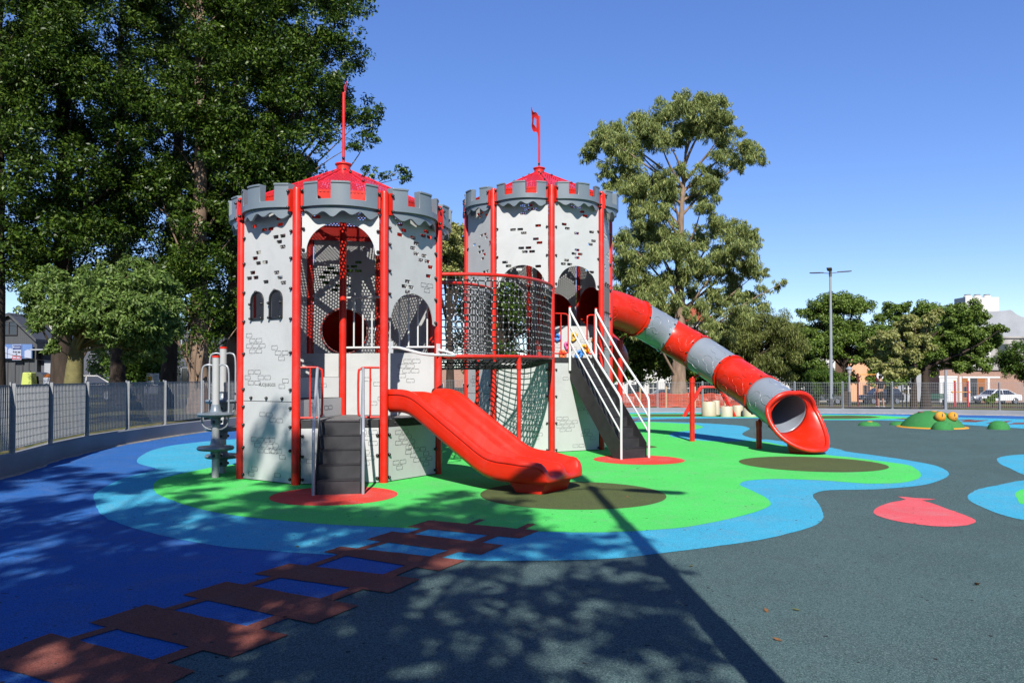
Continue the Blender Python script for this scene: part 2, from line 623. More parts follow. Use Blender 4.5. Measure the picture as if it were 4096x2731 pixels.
disc('red_landing_circle', 1338, 1982, 250, 0.0080, M['red_rub'])
disc('red_landing_circle', 2555, 1839, 180, 0.0080, M['red_rub'])
disc('olive_landing_circle', 2290, 1977, 368, 0.0080, M['olive_rub'])
disc('olive_landing_circle', 3246, 1855, 279, 0.0080, M['olive_rub'])
disc('olive_landing_circle', 2566, 1787, 60, 0.0080, M['olive_rub'])

# painted plank path
planks = [G('b', (550, 435), (700, 390), (1440, 460), (1310, 512)), G('b', (275, 520), (450, 465), (1200, 558), (1050, 622)),
          G('b', (-10, 605), (105, 567), (945, 660), (765, 730)),
          G('a', (1545, 908), (1760, 845)) + G('b', (640, 785), (430, 880)),
          G('a', (1110, 1035), (1380, 955)) + G('b', (225, 965)) + G('a', (1910, 1212)),
          G('a', (545, 1205), (890, 1095), (1755, 1280), (1410, 1415)), G('a', (-150, 1440), (310, 1270), (1190, 1500), (780, 1700))]
pmb = MB()
for k, (nl, fl, fr, nr) in enumerate(planks):
    ring_ = []
    jr_ = random.Random(k)
    for a_, b_ in ((nl, nr), (nr, fr), (fr, fl), (fl, nl)):
        d_ = b_ - a_
        n_ = Vector((-d_.y, d_.x, 0)).normalized()
        for q_ in range(14):
            ring_.append(a_.lerp(b_, q_ / 14) + n_ * (jr_.gauss(0, .0028) if q_ else 0))
    pmb.add([(p.x, p.y, 0.0080) for p in ring_], tessellate_polygon([ring_]))
    if k < len(planks) - 1:
        nxt = planks[k + 1]
        for a, b in ((.14, .21), (.73, .82)):
            q = [nl.lerp(nr, b), nl.lerp(nr, a), nxt[1].lerp(nxt[2], a), nxt[1].lerp(nxt[2], b)]
            pmb.add([(p.x, p.y, 0.0080) for p in q], [(0, 1, 2, 3)])
    if k == 0:
        for a, b in ((.36, .42), (.81, .88)):
            e0, e1 = fl.lerp(fr, a), fl.lerp(fr, b)
            d = Vector((0.12, 0.28, 0))
            pmb.add([(p.x, p.y, 0.0080) for p in (e0, e1, e1 + d, e0 + d)], [(0, 1, 2, 3)])
o = pmb.build('brown_plank_path_marking', M['brown_rub'], smooth=0, fix=False)
for f_ in o.data.polygons:
    if f_.normal.z < 0:
        f_.flip()
o['kind'] = 'structure'
fmb = MB()
for q in (G('d', (1140, 181), (1200, 174), (1300, 174), (1260, 184)), G('d', (1740, 207), (1800, 192), (2020, 190), (1900, 209)),
          G('d', (1990, 219), (2070, 203), (2240, 197), (2160, 221)), G('d', (2200, 229), (2260, 216), (2420, 212), (2400, 229)),
          G('d', (1715, 191), (1760, 185), (1900, 183), (1850, 190)),
          G('e', (430, 242), (520, 233), (720, 231), (640, 241)), G('e', (380, 262), (480, 251), (620, 250), (540, 261)), G('e', (360, 280), (440, 268), (520, 268), (470, 280))):
    fmb.add([(p.x, p.y, 0.0105) for p in q], [(0, 1, 2, 3)])
o = fmb.build('far_brown_plank_marking', M['brown_rub'], smooth=0)
o['kind'] = 'structure'


# ------------------------------------------------------------------ terrain beyond the wall
def sm(a, b, x):
    t = min(1, max(0, (x - a) / (b - a)))
    return t * t * (3 - 2 * t)


def tz(x, y):
    return 0.15 - 0.030 * max(0.0, min(y, 97) - 34) * sm(-4, 9, x)


CX, CY = 8.0, 14.0
M['grass_ground'] = mat('dry_grass_ground', (0.13, 0.125, 0.045), 0.95, 0.1, var=0.45, vscale=0.55, bump=0.6, bscale=22, detail=9,
                        speck=[(5, 0.16, (0.22, 0.17, 0.085)), (7, 0.2, (0.06, 0.085, 0.02))])
ss = [1.012] + [1.03 + 0.045 * k for k in range(80)] + [5, 6, 8, 12, 20, 40, 80]
rows = []
for s_ in ss:
    row = []
    for p in WALL:
        x, y = CX + (p.x - CX) * s_, CY + (p.y - CY) * s_
        row.append((x, y, tz(x, y)))
    rows.append(row)
tm = MB()
tm.grid(rows, closed_v=True)
o = tm.build('grass_terrain', M['grass_ground'], smooth=60, fix=False)
if sum(p.normal.z for p in o.data.polygons) < 0:
    o.data.flip_normals()
o['kind'] = 'structure'


def strip(name, xs, y0f, y1f, dz, m, n=40):
    mb = MB()
    rows = []
    for i in range(n + 1):
        x = xs[0] + (xs[1] - xs[0]) * i / n
        row = []
        for k in range(9):
            y = y0f(x) + (y1f(x) - y0f(x)) * k / 8
            row.append((x, y, tz(x, y) + dz))
        rows.append(row)
    mb.grid(rows)
    o = mb.build(name, m, smooth=60, fix=False)
    if sum(p.normal.z for p in o.data.polygons) < 0:
        o.data.flip_normals()
    o['kind'] = 'structure'
    return o


strip('street', (-90, 110), lambda x: 81, lambda x: 95, 0.05, M['asphalt'])
strip('pavement', (-90, 110), lambda x: 95, lambda x: 99.5, 0.17, M['paving'])
strip('red_footpath', (10.5, 45), lambda x: 43 - 0.2 * (x - 18), lambda x: 46.4 - 0.2 * (x - 18), 0.05, M['redpath'])
strip('side_street', (-60, -22), lambda x: 44, lambda x: 52, 0.05, M['asphalt'], 20)

def hk(x):
    return .335 - .125 * sm(-4, 6, x)


# ------------------------------------------------------------------ low wall round the playground, fence on it
wt = thing('low_wall', 'long low grey painted kerb wall curving round the rubber playground', 'low wall', (WALL[0].x, WALL[0].y, 0))
rows = []
n = len(WALL)
for i, p in enumerate(WALL):
    t = (WALL[(i + 1) % n] - WALL[i - 1]).normalized()
    out = Vector((-t.y, t.x, 0))
    if out.dot(p - Vector((CX, CY, 0))) < 0:
        out = -out
    rows.append([p + Vector((0, 0, -0.05)), p + out * 0.0 + Vector((0, 0, hk(p.x) - .015)), p + out * 0.02 + Vector((0, 0, hk(p.x))), p + out * 0.20 + Vector((0, 0, hk(p.x))), p + out * 0.20 + Vector((0, 0, -0.05))])
mb = MB()
mb.grid(rows, closed_u=True)
mb.build('kerb', M['kerb'], wt, smooth=40, world=True)
rows = []
for i, p in enumerate(WALL):
    t = (WALL[(i + 1) % n] - WALL[i - 1]).normalized()
    inn = -Vector((-t.y, t.x, 0))
    if inn.dot(p - Vector((CX, CY, 0))) > 0:
        inn = -inn
    w = 0.05 + 0.03 * math.sin(i * 1.7) + 0.02 * math.sin(i * 0.6)
    rows.append([p + Vector((0, 0, 0.024)) - inn * 0.02, p + inn * w + Vector((0, 0, 0.024)), p + inn * (w + .01) + Vector((0, 0, 0.0))])
mb = MB()
mb.grid(rows, closed_u=True)
mb.build('footing_edge', M['ledge'], wt, smooth=40, world=True)

# fence: walk along the wall with equal chords
dense = []
for i in range(n):
    for k in range(10):
        dense.append(WALL[i].lerp(WALL[(i + 1) % n], k / 10))
cen = Vector((CX, CY, 0))
dense = [p + (p - cen).normalized() * 0.10 for p in dense]
order = dense[-330:] + dense[:1150]      # from the near left round the back to the right
ci = min(range(len(order)), key=lambda i: (order[i] - Vector((-6.6, 3, 0))).length)
SPAN = 1.95
posts = [order[ci]]
for p in order[ci:]:
    if (p - posts[-1]).length >= SPAN:
        posts.append(p)
    if p.x > 30.5 and p.y < 18:
        break
fence = thing('grating_fence', 'long galvanised steel grating fence with flat posts on the low grey wall', 'fence', (posts[0].x, posts[0].y, 0))
pm = MB()
pm.box(-0.035, 0.035, -0.012, 0.012, 0, 1.17)
pm.box(-0.008, 0.008, -0.07, -0.0125, 0, 1.15)
pm.box(-0.06, 0.06, -0.075, 0.05, 0, 0.012)
post_me = pm.mesh('fence_post', M['galv'], smooth=0)
gm = MB()
L_ = SPAN - 0.09
nb = 25
for k in range(nb + 1):
    x = -L_ / 2 + L_ * k / nb
    gm.box(x - 0.003, x + 0.003, -0.011, 0.011, 0.07, 1.12)
for k in range(9):
    z = 0.10 + k * 0.125
    gm.box(-L_ / 2, L_ / 2, -0.003, 0.003, z - 0.0022, z + 0.0022)
for z in (0.07, 1.12):
    gm.box(-L_ / 2, L_ / 2, -0.0135, 0.0135, z - 0.003, z + 0.003)
grat_me = gm.mesh('grating', M['galv'], smooth=0)
for i, p in enumerate(posts):
    q = posts[min(i + 1, len(posts) - 1)]
    if i == len(posts) - 1:
        break
    d = q - p
    a = math.atan2(d.y, d.x)
    obj('post', post_me, fence, (p.x - posts[0].x, p.y - posts[0].y, hk(p.x)), a)
    c = (p + q) / 2
    obj('grating_panel', grat_me, fence, (c.x - posts[0].x, c.y - posts[0].y, hk(c.x)), a)

# ------------------------------------------------------------------ castle towers
RP, AP, HW = 1.672, 1.545, 0.563
bolt_me = MB().ball((0, 0, 0), 0.024, 10, 6, (1, 1.25, 1)).mesh('bolt', M['black'], smooth=60)
ob = MB()
for (x0, x1, z) in ((-.064, -.022, .03), (-.010, .064, .03), (-.064, .012, -.03), (.026, .064, -.03)):
    ob.box(x0, x1, -0.0120, -0.010, z - .0023, z + .0023)
for (z0, z1, x) in ((-.028, .028, -.0665), (-.028, .016, .0665)):
    ob.box(x - .0023, x + .0023, -0.0120, -0.010, z0, z1)
outline_me = ob.mesh('brick_outline', M['outline'], smooth=0)
win_me = None


def cluster(r, cx, cz, n, w=HW - .1, z0=-9, z1=9):
    px, pz = .158, .082
    cells, out = [(0, 0)], []
    tries = 0
    while len(cells) < n and tries < 300:
        tries += 1
        i, j = r.choice(cells)
        di, dj = r.choice(((1, 0), (-1, 0), (0, 1), (0, -1), (0, 1), (0, -1), (-1, 1), (1, -1)))
        c = (i + di, j + dj)
        x = cx + (c[0] + .5 * (c[1] % 2)) * px
        z = cz + c[1] * pz
        if c not in cells and abs(x) < w and z0 < z < z1:
            cells.append(c)
    for i, j in cells:
        out.append((cx + (i + .5 * (j % 2)) * px, cz + j * pz))
    return out


def arch_outer(z0, z1, zs, aw, ah):
    """panel outline with an arched opening in its foot: springing height zs, half width aw, rise ah"""
    pts = [(-HW, z1), (-HW, z0), (-aw - .02, z0), (-aw, z0 + .02)]
    for k in range(25):
        a = math.pi - math.pi * k / 24
        pts.append((aw * math.cos(a), zs + ah * math.sin(a)))
    pts += [(aw, z0 + .02), (aw + .02, z0), (HW, z0), (HW, z1)]
    return pts


def rect_outer(z0, z1):
    return [(-HW, z0), (HW, z0), (HW, z1), (-HW, z1)]


def set_face(o, k, dy=0.0, ap=AP):
    th = R(45 * k)
    o.location = (math.sin(th) * (ap + dy), -math.cos(th) * (ap + dy), o.location.z)
    o.rotation_euler = (0, 0, th)


def add_panel(root, k, outer, holes, outlines, boltz, name='wall_panel', dy=0.0, material='panel'):
    o = plate(outer, holes, 0.018).build(name, M[material], root, smooth=30)
    set_face(o, k, dy)
    for (x, z) in outlines:
        obj('brick_outline', outline_me, o, (x, 0, z))
    for z in boltz:
        for sx in (-1, 1):
            obj('bolt', bolt_me, o, (sx * (HW - .02), -0.024, z))
    return o


# crenellated parapet section, local to a face, heights relative to its foot
def battlement_mesh():
    merl = [(-.545, -.335), (-.145, .14), (.36, .545)]
    brk = sorted({x for m in merl for x in m})
    xs = []
    for a, b in zip(brk[:-1], brk[1:]):
        n_ = max(2, int((b - a) / .03))
        xs += [a + (b - a) * i / n_ for i in range(n_)]
    xs.append(brk[-1])
    yb = lambda x: -(.060 + .225 * (1 - (x / .565) ** 2))
    zb, zc, zl, zd = .11, .21, .435, .47
    mb = MB()

    def P(x, dy, z):
        return (x, yb(x) + dy, z)
    za = lambda x: .000 + .036 * math.sin(2 * math.pi * x / .27 + 1.1) + .020 * math.sin(2 * math.pi * x / .61)
    ism = lambda x: any(a - 1e-6 < x < b + 1e-6 for a, b in merl)
    prev = None
    for i in range(len(xs) - 1):
        x0, x1 = xs[i], xs[i + 1]
        m_ = ism((x0 + x1) / 2)
        lv = [(.045, za), (.045, zb), (0, zb), (0, zc)]
        if m_:
            lv += [(0, zl), (-.014, zl + .004), (-.014, zd), (.115, zd), (.10, zc)]
        else:
            lv += [(.10, zc)]
        lv += [(.085, zb), (.085, za)]
        ev = lambda x, L: [P(x, d, (z(x) if callable(z) else z)) for d, z in L]
        A, B = ev(x0, lv), ev(x1, lv)
        n_ = len(lv)
        for q in range(n_):
            q2 = (q + 1) % n_
            mb.add([A[q], B[q], B[q2], A[q2]], [(0, 1, 2, 3)])
        side = [P(x0, d, z) for d, z in [(0, zc), (0, zl), (-.014, zl + .004), (-.014, zd), (.115, zd), (.10, zc)]]
        if prev is not None and prev != m_:
            mb.add(side, [tuple(range(6))])
        if i == 0:
            mb.add(A, [tuple(range(n_))])
        if i == len(xs) - 2:
            mb.add(B, [tuple(range(n_))])
        prev = m_
    return mb


batt_me = battlement_mesh().mesh('battlement', M['greyplast'], smooth=40, merge=1e-5)
brk_mb = MB()
brk_mb.box(-.016, .016, -.085, -.012, .05, .38)
brack_me = brk_mb.mesh('battlement_bracket', M['red'], smooth=0)

# perforated roof sheet for one eighth of a roof
RA0, RA1, RZ = 0.10, 1.46, 0.70


def roof_mesh():
    sl = math.hypot(RA1 - RA0, RZ)
    t22 = math.tan(R(22.5))
    mb = MB()
    p = .056
    r_hex, r_hole = p / math.sqrt(3), .0162

    def to3(x, t):
        f = t / sl
        return (x, -(RA0 + (RA1 - RA0) * f), -RZ * f)
    nrow = int(sl / (p * math.sqrt(3) / 2)) + 2
    for j in range(-1, nrow + 1):
        t = j * p * math.sqrt(3) / 2
        for i in range(-14, 15):
            x = (i + .5 * (j % 2)) * p
            hw = (RA0 + (RA1 - RA0) * t / sl) * t22
            if t < -.005 or t > sl + .01 or abs(x) > hw + .012:
                continue
            hexv = [(x + r_hex * math.sin(R(60 * q)), t + r_hex * math.cos(R(60 * q))) for q in range(6)]
            solid = abs(x) > hw - .060 or t < .22 or t > sl - .07 or abs(t - sl * .58) < .035
            if solid:
                mb.add([to3(*q) for q in hexv], [tuple(range(6))])
            else:
                inner = [(x + r_hole * math.sin(R(60 * q)), t + r_hole * math.cos(R(60 * q))) for q in range(6)]
                mb.add([to3(*q) for q in hexv] + [to3(*q) for q in inner], [(q, (q + 1) % 6, 6 + (q + 1) % 6, 6 + q) for q in range(6)])
    return mb.mesh('roof_sheet', M['roof'], smooth=0, fix=False)


roof_me = roof_mesh()
rb = MB()
cc = 1 / math.cos(R(22.5))
rb.tube([(0, -RA0 * cc * .9, 0.012), (0, -RA1 * cc, -RZ + .012)], .016, 6)
rib_me = rb.mesh('roof_rib', M['roof'], smooth=40)


def flag_mesh():
    prof = [(.0, .0), (.03, .10), (.09, .16), (.18, .17), (.27, .24), (.36, .40), (.31, .52), (.335, .62), (.37, .78), (.40, .98), (.28, .83), (.17, .74), (.10, .74), (.03, .66), (.0, .55)]
    pts = [(p.x, p.y) for p in catmull([Vector((x, z, 0)) for x, z in prof], 3, True)]
    hole = [(.07, .25), (.10, .30), (.17, .38), (.21, .40), (.19, .56), (.15, .62), (.13, .50), (.11, .57), (.07, .52)]
    mb = plate(pts, [hole], .008)
    mb.v = [(x, y + .04 * math.sin(x * 9), z) for x, y, z in mb.v]
    return mb.mesh('flag', M['red'], smooth=40)


flag_me = flag_mesh()


def win_frame(root_panel, x, z, w=.30, h=.44):
    def archp(w, h, n=16):
        pts = [(-w / 2, 0), (w / 2, 0)]
        for k in range(n + 1):
            a = math.pi * k / n
            pts.append((w / 2 * math.cos(a), h - w / 2 + w / 2 * math.sin(a)))
        return pts
    fr = plate(archp(w, h), [[(p[0], p[1] + .031) for p in archp(w - .058, h - .062)]], .03)
    o = fr.build('window_frame', M['black'], root_panel, smooth=30, bevel=.004)
    o.location = (x, -.018, z)
    for (bx, bz) in ((-w / 2 + .02, .02), (w / 2 - .02, .02), (0, h - .015), (-w / 2 + .012, h * .55), (w / 2 - .012, h * .55)):
        obj('bolt', bolt_me, root_panel, (x + bx, -.045, z + bz))


def hole_arch(x, z, w=.26, h=.40):
    pts = [(x - w / 2, z), (x + w / 2, z)]
    for k in range(13):
        a = math.pi * k / 12
        pts.append((x + w / 2 * math.cos(a), z + h - w / 2 + w / 2 * math.sin(a)))
    return pts


def tower_common(root, zo):
    H = 4.36 + zo
    post_me = MB().lathe([(.063, 0), (.063, H), (.058, H + .02), (.035, H + .036), (.001, H + .042)], 20).mesh('post', M['red'], smooth=40)
    for k in range(8):
        a = R(22.5 + 45 * k)
        obj('post', post_me, root, (RP * math.sin(a), -RP * math.cos(a), 0))
    for k in range(8):
        o = obj('battlement', batt_me, root, (0, 0, 3.985 + zo))
        set_face(o, k, 0)
        md = o.modifiers.new('bevel', 'BEVEL')
        md.width, md.segments, md.limit_method, md.angle_limit = .012, 2, 'ANGLE', R(40)
        for sx in (-1, 1):
            o2 = obj('battlement_bracket', brack_me, o, (sx * .563, 0, 0))
            for bz in (.10, .34):
                obj('bolt', bolt_me, o2, (0, -.10, bz))
    for k in range(8):
        o = obj('roof_sheet', roof_me, root, (0, 0, 5.07 + zo), R(45 * k))
        obj('roof_rib', rib_me, root, (0, 0, 5.07 + zo), R(45 * k + 22.5))
        for t in (.18, .55):
            a = R(22.5)
            rr = RA0 + (RA1 - RA0) * t
            obj('bolt', bolt_me, o, (rr * math.tan(a) - .02, -rr, -RZ * t + .02))
    MB().lathe([(.12, 5.0 + zo), (.115, 5.02 + zo), (.115, 5.15 + zo), (.14, 5.165 + zo), (.14, 5.185 + zo), (.03, 5.19 + zo)], 24).build('roof_cap', M['red'], root, smooth=40)
    for k in range(8):
        a = R(45 * k + 10)
        obj('bolt', bolt_me, root, (.125 * math.sin(a), -.125 * math.cos(a), 5.06 + zo))
    fp = MB()
    fp.tube([(0, 0, 5.17 + zo), (0, 0, 6.40 + zo)], .025, 12)
    fp.build('flag_pole', M['red'], root, smooth=40)
    obj('bolt', bolt_me, root, (0, -.03, 5.28 + zo))
    cp = MB()
    cp.tube([(0, 0, .9), (0, 0, 5.0 + zo)], .060, 18)
    cp.build('centre_post', M['red'], root, smooth=40)
    eb = MB()
    for k in range(8):
        th = R(45 * k)
        eb.box(-.595, .595, -1.452, -1.44, 4.13 + zo, 4.405 + zo, Matrix.Rotation(th, 4, 'Z'))
    eb.build('roof_ring', M['red'], root, smooth=0)


def sector_deck(root, ks, z, name='deck', material='deckedge', th=.05):
    mb = MB()
    for k in ks:
        a0, a1 = R(45 * k - 22.5), R(45 * k + 22.5)
        rr = RP - .05
        c = [(0, 0), (rr * math.sin(a0), -rr * math.cos(a0)), (rr * math.sin(a1), -rr * math.cos(a1))]
        mb.add([(x, y, z) for x, y in c] + [(x, y, z - th) for x, y in c], [(0, 1, 2), (5, 4, 3), (0, 3, 4, 1), (1, 4, 5, 2), (2, 5, 3, 0)])
    return mb.build(name, M[material], root, smooth=0)


def radial_panel(root, pk, z0, z1, name='riser_panel', outl=(), r0=.07, r1=RP - .07):
    """upright sheet from the centre post to post pk (post pk stands between faces pk and pk+1)"""
    a = R(45 * pk + 22.5)
    o = plate([(r0, z0), (r1, z0), (r1, z1), (r0, z1)], [], .018).build(name, M['panel'], root, smooth=0)
    o.rotation_euler = (0, 0, a - R(90))
    for (x, z, s_) in outl:
        q = obj('brick_outline', outline_me, o, (x, 0, z))
        if s_ < 0:
            q.rotation_euler = (0, 0, math.pi)
    return o


def fascia(root, k, z, h=.11):
    o = MB().box(-HW, HW, -.012, .012, z - h, z - .003).build('deck_fascia', M['deck'], root, smooth=0)
    set_face(o, k, -.01)
    for x in (-.4, 0, .4):
        obj('bolt', bolt_me, o, (x, -.012, z - h / 2)).scale = (.6, .6, .6)


def loop_handle(root, k, side, z0=1.0, z1=1.72, w=.30):
    sx = side
    x0, x1 = sx * (HW + .01), sx * (HW - w)
    pts = [(x0, 0, z1), (x1 + sx * .09, 0, z1), (x1 + sx * .03, 0, z1 - .025), (x1, 0, z1 - .09), (x1, 0, z0 + .09), (x1 + sx * .03, 0, z0 + .025), (x1 + sx * .09, 0, z0), (x0, 0, z0)]
    mb = MB().tube(catmull(pts, 3), .017, 10)
    mb.tube([(sx * (HW - w * .42), 0, z0), (sx * (HW - w * .42), 0, z1)], .014, 8)
    o = mb.build('hand_loop', M['red'], root, smooth=50)
    set_face(o, k, .03)


def rail_bars(root, a, b, z0, z1, n, name='guard_rail'):
    a, b = Vector(a), Vector(b)
    mb = MB()
    for z in (z0, z1):
        mb.tube([a + Vector((0, 0, z)), b + Vector((0, 0, z))], .018, 10)
    for i in range(n):
        p = a.lerp(b, (i + .8) / (n + .6))
        mb.tube([p + Vector((0, 0, z0)), p + Vector((0, 0, z1))], .014, 8)
    return mb.build(name, M['white'], root, smooth=40)


def pv(pk, z=0, r=RP):
    a = R(45 * pk + 22.5)
    return Vector((r * math.sin(a), -r * math.cos(a), z))


def brick_holes(r, specs):
    out = []
    for cx, cz, n_ in specs:
        for (x, z) in cluster(r, cx, cz, n_, HW - .12):
            out.append((x, z))
    u = []
    for c in out:
        if all(abs(c[0] - d[0]) > .14 or abs(c[1] - d[1]) > .07 for d in u):
            u.append(c)
    return u


def bh(cs):
    return [rrect(x, z, .125, .055, .012) for x, z in cs]


# ---- the near, lower tower
rr = random.Random(3)
PHI1 = R(11)
T1 = thing('castle_tower', 'nearer and shorter grey castle tower with twin arched windows in its left wall', 'castle tower', (-2.85, 13.2, 0), PHI1, 'castle towers of the play structure')
tower_common(T1, 0.0)
TOP = 4.14
# front face: stairs come up here
add_panel(T1, 0, rect_outer(.02, .83), [], cluster(rr, .36, .30, 5, .48, .1, .75) + cluster(rr, .40, .68, 4, .48, .1, .8) + cluster(rr, -.42, .35, 2, .48, .1, .75), (.08, .42, .72))
fascia(T1, 0, .95)
hs = brick_holes(rr, [(-.36, 3.97, 1), (.30, 3.97, 2), (.38, 4.03, 1)])
add_panel(T1, 0, arch_outer(3.42, TOP, 3.44, .50, .46), bh(hs), [], (3.47, 3.78))
# slide face
add_panel(T1, 1, rect_outer(.02, .83), [], cluster(rr, -.25, .66, 8, .48, .1, .8) + cluster(rr, .25, .28, 8, .48, .1, .8) + cluster(rr, -.3, .2, 3, .48, .08, .8) + cluster(rr, -.1, .42, 2, .48, .1, .8), (.08, .42, .72))
fascia(T1, 1, .95)
hs = brick_holes(rr, [(-.3, 3.95, 4), (.25, 3.85, 3), (.0, 3.62, 4), (.35, 3.45, 4), (.3, 3.3, 2), (-.12, 3.08, 4)])
add_panel(T1, 1, arch_outer(2.42, TOP, 2.44, .50, .46), bh(hs), cluster(rr, .34, 2.98, 3, .46, 2.9, 3.1), (2.47, 2.85, 3.2, 3.6, 3.85))
# left front face with two small windows
add_panel(T1, -1, rect_outer(.02, 1.215), [], cluster(rr, -.1, 1.02, 4, .48, .1, 1.1) + cluster(rr, -.22, .55, 9, .48, .1, 1.1) + cluster(rr, .28, .48, 5, .48, .1, 1.1) + cluster(rr, -.36, .1, 2, .48, .05, .3) + cluster(rr, .25, .12, 1), (.08, .5, .85, 1.13))
hs = brick_holes(rr, [(-.33, 3.92, 3), (-.3, 3.42, 4), (-.28, 3.12, 4), (.2, 3.8, 6), (.26, 3.62, 4), (.28, 3.08, 3), (.25, 3.98, 1)])
pl = add_panel(T1, -1, rect_outer(1.225, TOP), bh(hs) + [hole_arch(-.235, 2.485), hole_arch(.20, 2.485)],
               cluster(rr, -.35, 2.15, 8, .48, 1.9, 2.35) + cluster(rr, .25, 1.95, 4, .48, 1.8, 2.2) + [c for c in cluster(rr, -.38, 1.5, 9, .48, 1.3, 1.8) if c[0] < -.2 or c[1] > 1.56] + cluster(rr, .34, 1.45, 2, .48, 1.3, 1.6),
               (1.4, 1.95, 2.45, 2.9, 3.35, 3.75))
win_frame(pl, -.235, 2.465)
win_frame(pl, .20, 2.465)
for x in (-.36, 0, .36):
    obj('bolt', bolt_me, pl, (x, -.024, 1.27))
o = obj('lettering', text_mesh('RUCIJUEGOS', .068, M['outline']), pl, (.0, -.0115, 1.47))
o.rotation_euler = (R(90), 0, 0)
# bridge face
add_panel(T1, 2, rect_outer(.02, 1.85), [], cluster(rr, 0, 1.0, 7, .48, .1, 1.7), (.1, .9, 1.7))
fascia(T1, 2, 1.97)
add_panel(T1, 2, arch_outer(3.42, TOP, 3.44, .50, .46), [], [], (3.47, 3.78))
# back faces
for k, spec in ((3, [(-.2, 3.6, 4), (.25, 3.2, 4)]), (4, [(-.25, 3.75, 6), (.25, 3.62, 4), (-.05, 3.3, 3), (.35, 3.35, 2)]), (5, [(.1, 3.4, 4), (-.3, 3.0, 3)]), (6, [(.2, 3.6, 4), (-.2, 3.1, 4)])):
    add_panel(T1, k, rect_outer(.02, 1.215), [], [], (.1, 1.1))
    hs = brick_holes(rr, spec)
    holes = bh(hs)
    if k == 4:
        holes.append(circle(0, 2.45, .41, 40))
    add_panel(T1, k, rect_outer(1.225, TOP), holes, [], (1.4, 2.3, 3.2, 4.0))
sector_deck(T1, (0, 1), .95)
sector_deck(T1, (-1,), 1.24)
sector_deck(T1, (-2,), 1.58)
sector_deck(T1, (2, 3, 4, 5), 1.97)
radial_panel(T1, 1, .955, 1.985, 'riser_panel', [(.45, 1.55, 1), (.62, 1.47, 1), (.55, 1.15, 1), (.7, 1.23, 1), (1.15, 1.85, 1), (1.3, 1.85, 1), (1.05, 1.77, 1), (1.2, 1.77, 1), (1.13, 1.69, 1), (1.28, 1.69, 1), (1.05, 1.61, 1), (1.2, 1.53, 1)])
radial_panel(T1, -1, .955, 1.245, 'riser_panel', [(.5, 1.1, -1), (.66, 1.1, -1), (1.1, 1.08, -1), (1.2, 1.16, -1)])
radial_panel(T1, -2, 1.25, 1.585, 'riser_panel', [(.35, 1.45, -1), (.5, 1.37, -1), (.9, 1.42, -1)])
radial_panel(T1, -3, 1.59, 1.985, 'riser_panel', [(.6, 1.8, -1), (.9, 1.72, -1)])
loop_handle(T1, 0, -1, .99, 1.73)
loop_handle(T1, 0, 1, .99, 1.73)
rail_bars(T1, pv(1, 0, .07), pv(1, 0, RP - .06), 2.08, 2.92, 9)
# white grab bar bowed out of the slide face
gb = catmull([(-.56, -.06, 2.03), (-.40, -.10, 2.03), (-.20, -.34, 1.95), (.0, -.40, 1.93), (.25, -.42, 1.93), (.50, -.42, 1.93), (.61, -.36, 1.95), (.60, -.20, 2.00), (.56, -.06, 2.03)], 5)
o = MB().tube(gb, .022, 12).box(-.60, -.52, -.075, -.060, 1.95, 2.13).box(.52, .60, -.075, -.060, 1.95, 2.13).build('grab_bar', M['white'], T1, smooth=50)
set_face(o, 1, 0)
o = obj('flag', flag_me, T1, (0.02, 0, 5.92), R(88))
o.scale = (.72, .72, .80)
# tube leaving through the back
tb = MB()
pts = [(0, 1.50, 2.45), (0, 2.0, 2.38), (.1, 2.5, 2.1), (.3, 3.0, 1.6), (.55, 3.5, 1.05), (.8, 4.0, .62), (1.0, 4.5, .5)]
tb.tube(catmull(pts, 4), .43, 28, cap=False)
o = tb.build('back_tube', M['redplast'], T1, smooth=60, solid=.015)

# ---- the far, taller tower
ZO = 1.235
T2 = thing('castle_tower', 'farther and taller grey castle tower with the striped tube slide leaving its side', 'castle tower', (.63, 18.1, 0), R(-15.5), 'castle towers of the play structure')
tower_common(T2, ZO)
TOP2 = TOP + ZO
for k in (0, 1):
    if k == 0:
        outl = cluster(rr, -.3, 1.6, 5, .48, .1, 1.8) + cluster(rr, -.25, .85, 6, .48, .1, 1.8) + cluster(rr, .22, .55, 9, .48, .1, 1.2) + cluster(rr, .0, 1.7, 2) + cluster(rr, .15, .95, 3, .48, .7, 1.3)
    else:
        outl = cluster(rr, -.3, .55, 10, .46, .4, 1.2) + cluster(rr, -.3, 1.55, 1) + cluster(rr, -.05, .12, 2, .48, .08, .3) + cluster(rr, .32, .35, 4, .48, .1, 1.0) + cluster(rr, .25, .9, 3, .48, .1, 1.2)
    add_panel(T2, k, rect_outer(.02, 1.88), [], outl, (.06, .62, 1.18, 1.74))
    fascia(T2, k, 2.0)
hs = brick_holes(rr, [(.02, 5.22, 6), (.32, 5.15, 2), (-.2, 4.72, 3), (.35, 4.78, 1), (.3, 4.5, 2), (-.02, 4.32, 4), (-.3, 3.95, 3), (.35, 3.92, 1)])
add_panel(T2, 0, arch_outer(3.47, TOP2, 3.50, .50, .46), bh(hs), [], (3.55, 4.15, 4.75))
hs = brick_holes(rr, [(.05, 5.22, 6), (-.2, 5.2, 1), (-.25, 4.74, 3), (.38, 4.72, 1), (.35, 4.45, 2), (.0, 4.30, 4), (-.35, 3.98, 3), (.38, 3.85, 1)])
add_panel(T2, 1, arch_outer(3.47, TOP2, 3.50, .50, .46), bh(hs), [], (3.55, 4.15, 4.75))
